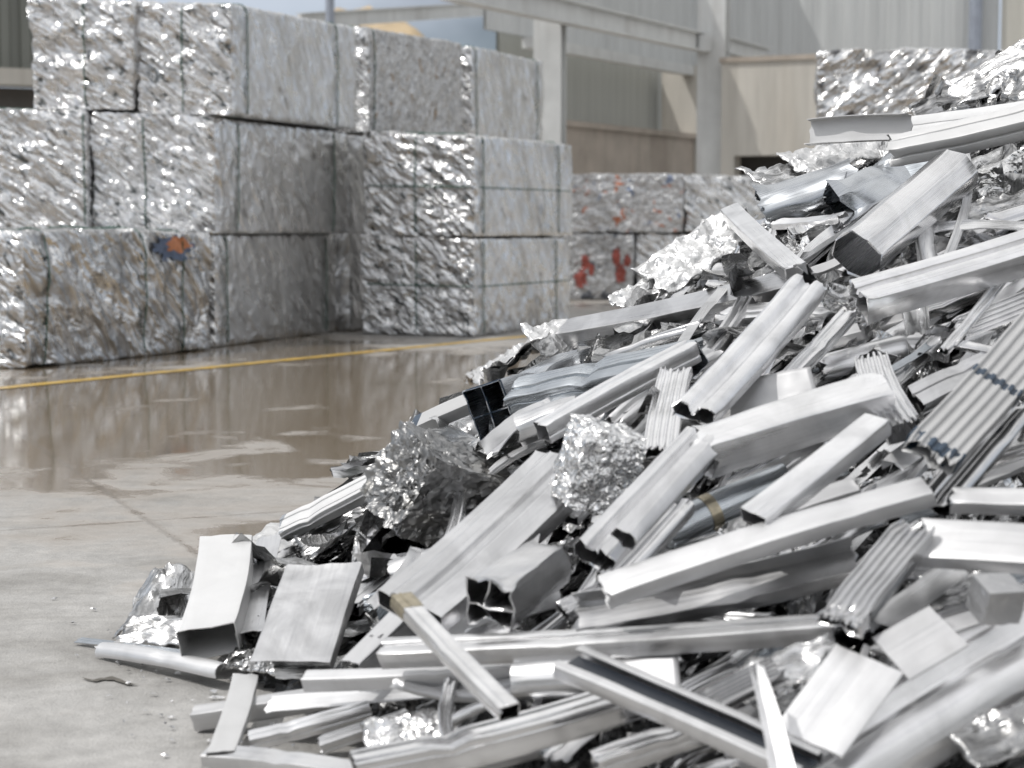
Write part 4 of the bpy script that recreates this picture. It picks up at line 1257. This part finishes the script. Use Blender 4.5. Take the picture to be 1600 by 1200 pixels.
lump('foil_clump', 'bright clump of pressed foil flakes with red specks in the heap middle', (935, 728), (108, 96, 128), .34, 'flakes', .22, 1.3, 45, (8, 14, 20), 'foil clump', power=.25, res=48, flaky=.1)
piece('main_beam', 'broad bright beam with two grooves running down through the heap front', 'groove', (640, 955), (885, 728), 132, .30, 4, (1, .32), 'bright', .03, jag=(.05, .1), rag=.06, n_mid=20)
piece('narrow_strip', 'narrow white strip below the foot of the broad grooved beam', 'channel', (548, 1040), (665, 920), 40, .20, 8, (1, .4), 'satin', .05, jag=(.12, .1))
piece('glass_strip', 'slim shiny strip with a brass drilled end lying across the long channel', 'box', (628, 938), (795, 1112), 46, .46, 18, (1, .6), 'shiny', .07, jag=(0, .15), rag=.04,
      parts=[('end_cap', 'brass', (-.01, .12), .05, 'brass drilled end')])
piece('crushed_tube', 'crushed tube with a dark honeycomb end beside the broad grooved beam', 'multi', (862, 876), (765, 945), 108, (.34, .26), 15, (1, .9), 'grey', .06, tilt=-.14, jag=(.35, .1), rag=.42, dent=.06, cat='tube')
piece('small_tube', 'small pale tube with a dark mouth beside the grey plate', 'oval', (612, 896), (700, 868), 46, .16, 0, (1, .8), 'bright', .06, jag=(.1, .1), cat='tube')
lump('crumpled_bundle', 'dark crumpled bundle of foil between the white box and the grey plate', (560, 850), (190, 120, 105), .02, 'foil_shade', .26, 1.8, 47, (0, -25, 20), 'foil bundle', res=44)
sheet('torn_foil', 'streaked bright foil below the white skyline box', (470, 860), (640, 790), 60, .10, 0, 'foil_streak', .16, 2.6, 17, streak=2)
# foot of the heap
piece('white_duct', 'big white square duct standing open end down on the yard', 'plain_box', (326, 1004), (354, 858), 112, (.10, .20), 0, (1, .55), 'white', .03, jag=(.04, .04), rag=.05, dent=.01, cat='duct', camw=.8)
piece('duct_flange', 'bright bent flange beside the white square duct', 'angle', (392, 1000), (425, 848), 46, (.05, .14), 0, (1, .6), 'bright', .04, jag=(.1, .15))
sheet('torn_foil', 'white torn scrap rising behind the white square duct', (405, 862), (448, 830), 46, .12, -10, 'foil_white', .1, 1.2, 18)
piece('grey_plate', 'mottled grey folded plate leaning on the heap foot', 'channel', (455, 1042), (508, 888), 145, (.10, .22), -4, (1, .16), 'mottled', .02, jag=(.04, .05), rag=.04, dent=.02, cat='metal plate', camw=.9)
sheet('foil_bundle', 'silvery bundle of folded foil standing on the yard beside the white duct', (222, 985), (272, 900), 88, (.06, .14), 0, 'foil_streak', .24, 2.6, 48, .2, curl=.35, streak=2.2)
sheet('torn_foil', 'flat torn foil on the yard under the silvery bundle', (192, 992), (315, 985), 46, .05, 0, 'foil_streak', .2, 2.6, 19, streak=2)
piece('gutter_strip', 'half round strip lying alone on the concrete', 'half', (158, 1020), (345, 1054), 30, .02, 0, (1, .42), 'satin', .07, jag=(.05, .08), rag=.04, Y=None)
piece('thin_sliver', 'thin dark sliver lying behind the half round strip', 'flat', (122, 1000), (300, 1020), 10, .02, 0, (1, .3), 'dark', .12, taper=.3, jag=(.5, 0))
sheet('torn_foil', 'shadowed foil between the white duct and the grey plate', (360, 1030), (500, 1046), 36, .02, 0, 'foil', .2, 2.4, 20)
piece('flat_strip', 'bright flat strip lying upright in front of the grey plate', 'channel', (345, 1180), (384, 1058), 50, (.10, .10), 0, (1, .25), 'white', .05, jag=(.04, .1))
piece('box_profile', 'box with a dark open end crossing under the bright flat strip', 'box', (305, 1124), (565, 1082), 46, .05, 10, (1, .8), 'satin', .05, jag=(.06, .2), rag=.08)
piece('box_profile', 'small box lying in front of the crossing box', 'box', (390, 1158), (578, 1108), 38, .08, 12, (1, .7), 'bright', .06, jag=(.08, .1))
piece('channel_profile', 'channel at the bottom frame edge under the bright flat strip', 'channel', (325, 1180), (590, 1214), 44, .08, 0, (1, .5), 'bright', .05, jag=(.1, .1))
piece('channel_profile', 'channel just below the long level channel at the heap foot', 'channel', (478, 1064), (815, 1046), 40, .20, 10, (1, .7), 'satin', .05, jag=(.1, .1), bend=(0, -.01))
piece('round_tube', 'wide tube with an open round mouth near the heap foot', 'oval', (806, 1062), (960, 1052), 76, .24, 0, (1, .85), 'bright', .04, jag=(.04, .15), rag=.06, cat='tube')
sheet('flat_sheet', 'white flat sheet behind the black grooved beam', (930, 1070), (1062, 1052), 66, .26, 0, 'satin', .02, .6, 21, .04, cat='metal sheet', group='flat sheets on the heap')
piece('black_grooved_beam', 'beam with a black gasket groove pointing down to the bottom edge', 'lipped', (888, 1034), (1265, 1200), 78, .42, 4, (1, .3), 'bright', .05, jag=(.1, 0), rag=.05, inset=('gasket', 'rubber', [(-.34, -.05), (.34, -.05)]))
piece('box_beam', 'long two faced beam crossing the bottom of the heap', 'box', (555, 1206), (1010, 1086), 78, .28, 15, (1, .9), 'shiny', .04, jag=(.05, .1), rag=.06)
piece('pointed_sliver', 'upright pointed sliver at the bottom edge', 'vee', (1222, 1215), (1182, 1050), 46, (.50, .50), 0, (1, .4), 'bright', .06, jag=(0, .9), rag=.1, taper=.4)
piece('box_profile', 'box in the bottom foreground below the two faced beam', 'box', (930, 1196), (1120, 1132), 60, .30, 14, (1, .8), 'shiny', .05, jag=(.1, .15), rag=.15)
piece('ribbed_strip', 'ribbed strip half buried behind the pointed sliver', 'ribs', (1105, 1100), (1215, 1045), 52, .34, 0, (1, .4), 'shiny', .05, jag=(.2, .2), rag=.2)
piece('square_panel', 'large dull square panel lying behind the foreground beam', 'box', (1262, 1160), (1358, 1030), 130, .40, -4, (1, .03), 'satin', .02, jag=(.02, .02), rag=.01, dent=.006, twist=0.03, bend=(0, 0), crush=(), cat='metal plate', camw=.7)
piece('square_panel', 'smaller pale square panel tilted beside the large dull one', 'box', (1392, 1030), (1482, 978), 100, .40, -4, (1, .03), 'satin', .02, jag=(.02, .02), rag=.01, dent=.006, twist=-.03, bend=(0, 0), crush=(), cat='metal plate', camw=.7)
lump('small_block', 'small white square block near the frame edge', (1556, 936), (66, 60, 60), .42, 'satin', .10, 1.0, 49, (20, 0, 15), power=.16, res=24)
piece('foreground_beam', 'large blurred ribbed beam crossing the bottom corner nearest the camera', 'twin', (1190, 1258), (1680, 958), 190, .42, 4, (1, .4), 'bright', .04, twist=.02, bend=(0, .006), crush=(), dent=.015, jag=(.1, 0), n_mid=24, Y=(2.85, 3.08))
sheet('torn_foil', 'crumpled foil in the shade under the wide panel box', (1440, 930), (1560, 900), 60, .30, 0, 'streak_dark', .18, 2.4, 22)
sheet('torn_foil', 'crumpled foil between the small box and the two faced beam', (570, 1160), (720, 1130), 55, .12, 0, 'foil', .16, 2.4, 23)
sheet('torn_foil', 'wavy foil under the end of the long level channel', (1150, 1075), (1310, 1020), 60, .30, 0, 'foil_streak', .16, 2.2, 24)
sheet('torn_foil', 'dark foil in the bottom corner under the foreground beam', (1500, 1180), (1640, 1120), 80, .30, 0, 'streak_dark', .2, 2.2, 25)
# ---- smaller pieces wedged between the large ones
G2 = 'small offcuts wedged into the heap'
def small(label, kind, p1, p2, w, lift, mat, roll=5, ab=(1, .6), name='offcut', **kw):
    kw.setdefault('jag', (.2, .2)); kw.setdefault('rag', .2)
    return piece(name, label, kind, p1, p2, w, lift, roll, ab, mat, .06, cat='offcut', group=G2, n_mid=10, **kw)
small('short ribbed offcut in the gap under the grooved beam', 'ribs', (1430, 492), (1545, 446), 40, .16, 'brushed')
small('oval offcut beside the frame edge just below the crest foil', 'oval', (1545, 352), (1660, 316), 42, .18, 'shiny')
small('pale offcut resting under the twin ridge beam top', 'box', (1285, 536), (1420, 498), 34, .12, 'satin')
small('dark offcut under the long box beam end', 'box', (1035, 566), (1140, 528), 36, .12, 'dark')
small('grey offcut behind the twin ridge beam', 'twin', (1095, 570), (1165, 470), 34, .16, 'grey')
small('thin pale strip parallel to the dented box', 'angle', (925, 612), (1030, 560), 30, .18, 'bright')
small('flattened offcut above the wide box end', 'oval', (1250, 655), (1345, 598), 38, .26, 'grey')
small('shiny sliver beneath the wide box', 'vee', (1160, 770), (1300, 700), 36, .22, 'shiny')
small('slim box under the foil clump', 'box', (892, 812), (985, 700), 34, .22, 'bright')
small('folded strip beneath the broad grooved beam', 'twin', (655, 890), (765, 808), 40, .12, 'shiny')
small('grey offcut poking out beside the grey plate', 'box', (545, 948), (625, 880), 46, .10, 'grey')
small('thin angle strip beneath the long level channel', 'angle', (690, 1000), (880, 945), 30, .16, 'satin')
small('crushed strip beside the honeycomb tube', 'ribs', (880, 955), (985, 905), 44, .30, 'shiny')
small('torn angle piece under the ribbed bundle', 'angle', (1380, 985), (1495, 900), 46, .34, 'grey')
small('bent strip under the small white block', 'channel', (1480, 985), (1650, 930), 44, .34, 'satin')
small('dark box lying under the two square panels', 'box', (1330, 1190), (1500, 1110), 56, .28, 'dark')
small('pale box below the wide tube mouth', 'box', (830, 1130), (960, 1085), 38, .16, 'bright')
small('narrow strip lying under the crossing box', 'flat', (420, 1100), (690, 1078), 26, .10, 'satin', ab=(1, .3))
small('folded channel under the black grooved beam', 'channel', (1020, 1172), (1180, 1120), 44, .22, 'grey')
small('shiny twin strip between the tube and the black grooved beam', 'twin', (1040, 1100), (1150, 1040), 42, .22, 'shiny')
small('bright offcut at the bottom edge below the two faced beam', 'box', (690, 1212), (860, 1160), 46, .16, 'bright')
small('pale strip pinned beneath the blue taped beam', 'angle', (1395, 735), (1500, 660), 40, .26, 'satin')
small('grey box end beneath the weathered grey box', 'box', (1480, 690), (1650, 640), 44, .24, 'grey')
small('tapered offcut above the pale slab', 'box', (1490, 735), (1650, 690), 40, .30, 'brushed', taper=.4)
small('bright offcut between the bottom channel and the small box', 'box', (500, 1165), (640, 1120), 34, .06, 'bright')
# thin slivers scattered through the gaps
rs = random.Random(21)
k = 0
while k < 170:
    px, py = rs.uniform(420, 1600), rs.uniform(260, 1190)
    edge = np.interp(px, [420, 600, 735, 880, 1000, 1150, 1260, 1600], [880, 760, 640, 550, 480, 370, 290, 150])
    if py < edge + 25 or (py > 980 and px < 620) or (360 < px < 600 and py > 850): continue
    an = math.radians(rs.gauss(-34, 24)); ln = rs.uniform(70, 270)
    dx, dy = math.cos(an) * ln / 2, math.sin(an) * ln / 2
    if py + dy < np.interp(px + dx, [420, 600, 735, 880, 1000, 1150, 1260, 1600], [880, 760, 640, 550, 480, 370, 290, 150]) + 15: continue
    kind = rs.choice(['angle', 'vee', 'half', 'box', 'channel', 'twin', 'flat'])
    piece('sliver', 'thin aluminium sliver lying in the gaps among the large profiles', kind, (px - dx, py - dy), (px + dx, py + dy),
          rs.uniform(12, 36), rs.uniform(.06, .22), rs.uniform(-30, 40), (1, rs.uniform(.3, .7)), rs.choice(['bright', 'brushed', 'grey', 'shiny', 'satin', 'dark']), .08,
          cat='sliver', group='thin slivers among the profiles', n_mid=10, jag=(.3, .3), rag=.3, dent=.08, bend=(rs.uniform(-.06, .06), rs.uniform(-.06, .06)), twist=rs.uniform(-.6, .6))
    k += 1
# chips and dust-like flakes shed on the concrete round the foot
CV, CF = [], []
for q in range(240):
    px = rs.uniform(60, 620); py = rs.uniform(900, 1195)
    foot = np.interp(py, [880, 960, 1040, 1200], [300, 200, 170, 330])
    if px < foot - abs(rs.gauss(0, 70)) or px > foot + 190: continue
    c = on_ground(px, py, .006)
    r_ = rs.uniform(.002, .008); a_ = rs.uniform(0, 6.3)
    n0 = len(CV)
    for w in range(5):
        t_ = a_ + w * 1.257
        rr2 = r_ * rs.uniform(.4, 1.3)
        CV.append((c[0] + rr2 * math.cos(t_) * 1.6, c[1] + rr2 * math.sin(t_), .004 + rs.uniform(0, .006)))
    CV.append((c[0], c[1], .008 + rs.uniform(0, .004)))
    CF += [(n0 + w, n0 + (w + 1) % 5, n0 + 5) for w in range(5)]
chips = mesh_obj('metal_chips', CV, CF, [M['grey'], M['streak_dark']], None, False, None, [k % 3 == 0 for k in range(len(CF))])
tag(chips, 'tiny metal chips scattered on the concrete round the heap foot', 'metal chips', kind='stuff')
# short crack in the slab
crv, crf = [], []
for q in range(25):
    t_ = q / 24
    c = on_ground(128 + 88 * t_, 1058 + 9 * t_ + 3 * math.sin(t_ * 9), .004)
    w = .012 * math.sin(math.pi * t_) * (1 + .8 * pn(R3(t_ * 9, 3, 1)[None])[0]) + .001
    crv += [(c[0], c[1] - w, .004), (c[0], c[1] + w * 1.2, .004)]
crf = [(2 * q, 2 * q + 2, 2 * q + 3, 2 * q + 1) for q in range(24)]
ck = mesh_obj('ground_crack', crv, crf, plain('crack_dirt', (.13, .12, .105), .9, var=.4, scale=60), None, False)
tag(ck, 'short dark crack in the dry concrete', None, kind='structure')
# unseen wall added behind the viewer to give the metal something dark to reflect
os_ = empty('added_dark_wall', (0, 0, 0)); tag(os_, 'dark green wall added unseen behind the viewer for the metal to reflect', 'shed')
oA, oB = R3(24, -11, 0), R3(-16, -14, 0)
corrugated(oA, oB, 0, 6.5, .35, .04, 'cladding', plain('added_wall_cladding', (.10, .11, .10), .6, 0, .2, 1.0), os_)
print('pieces', COUNT[0])
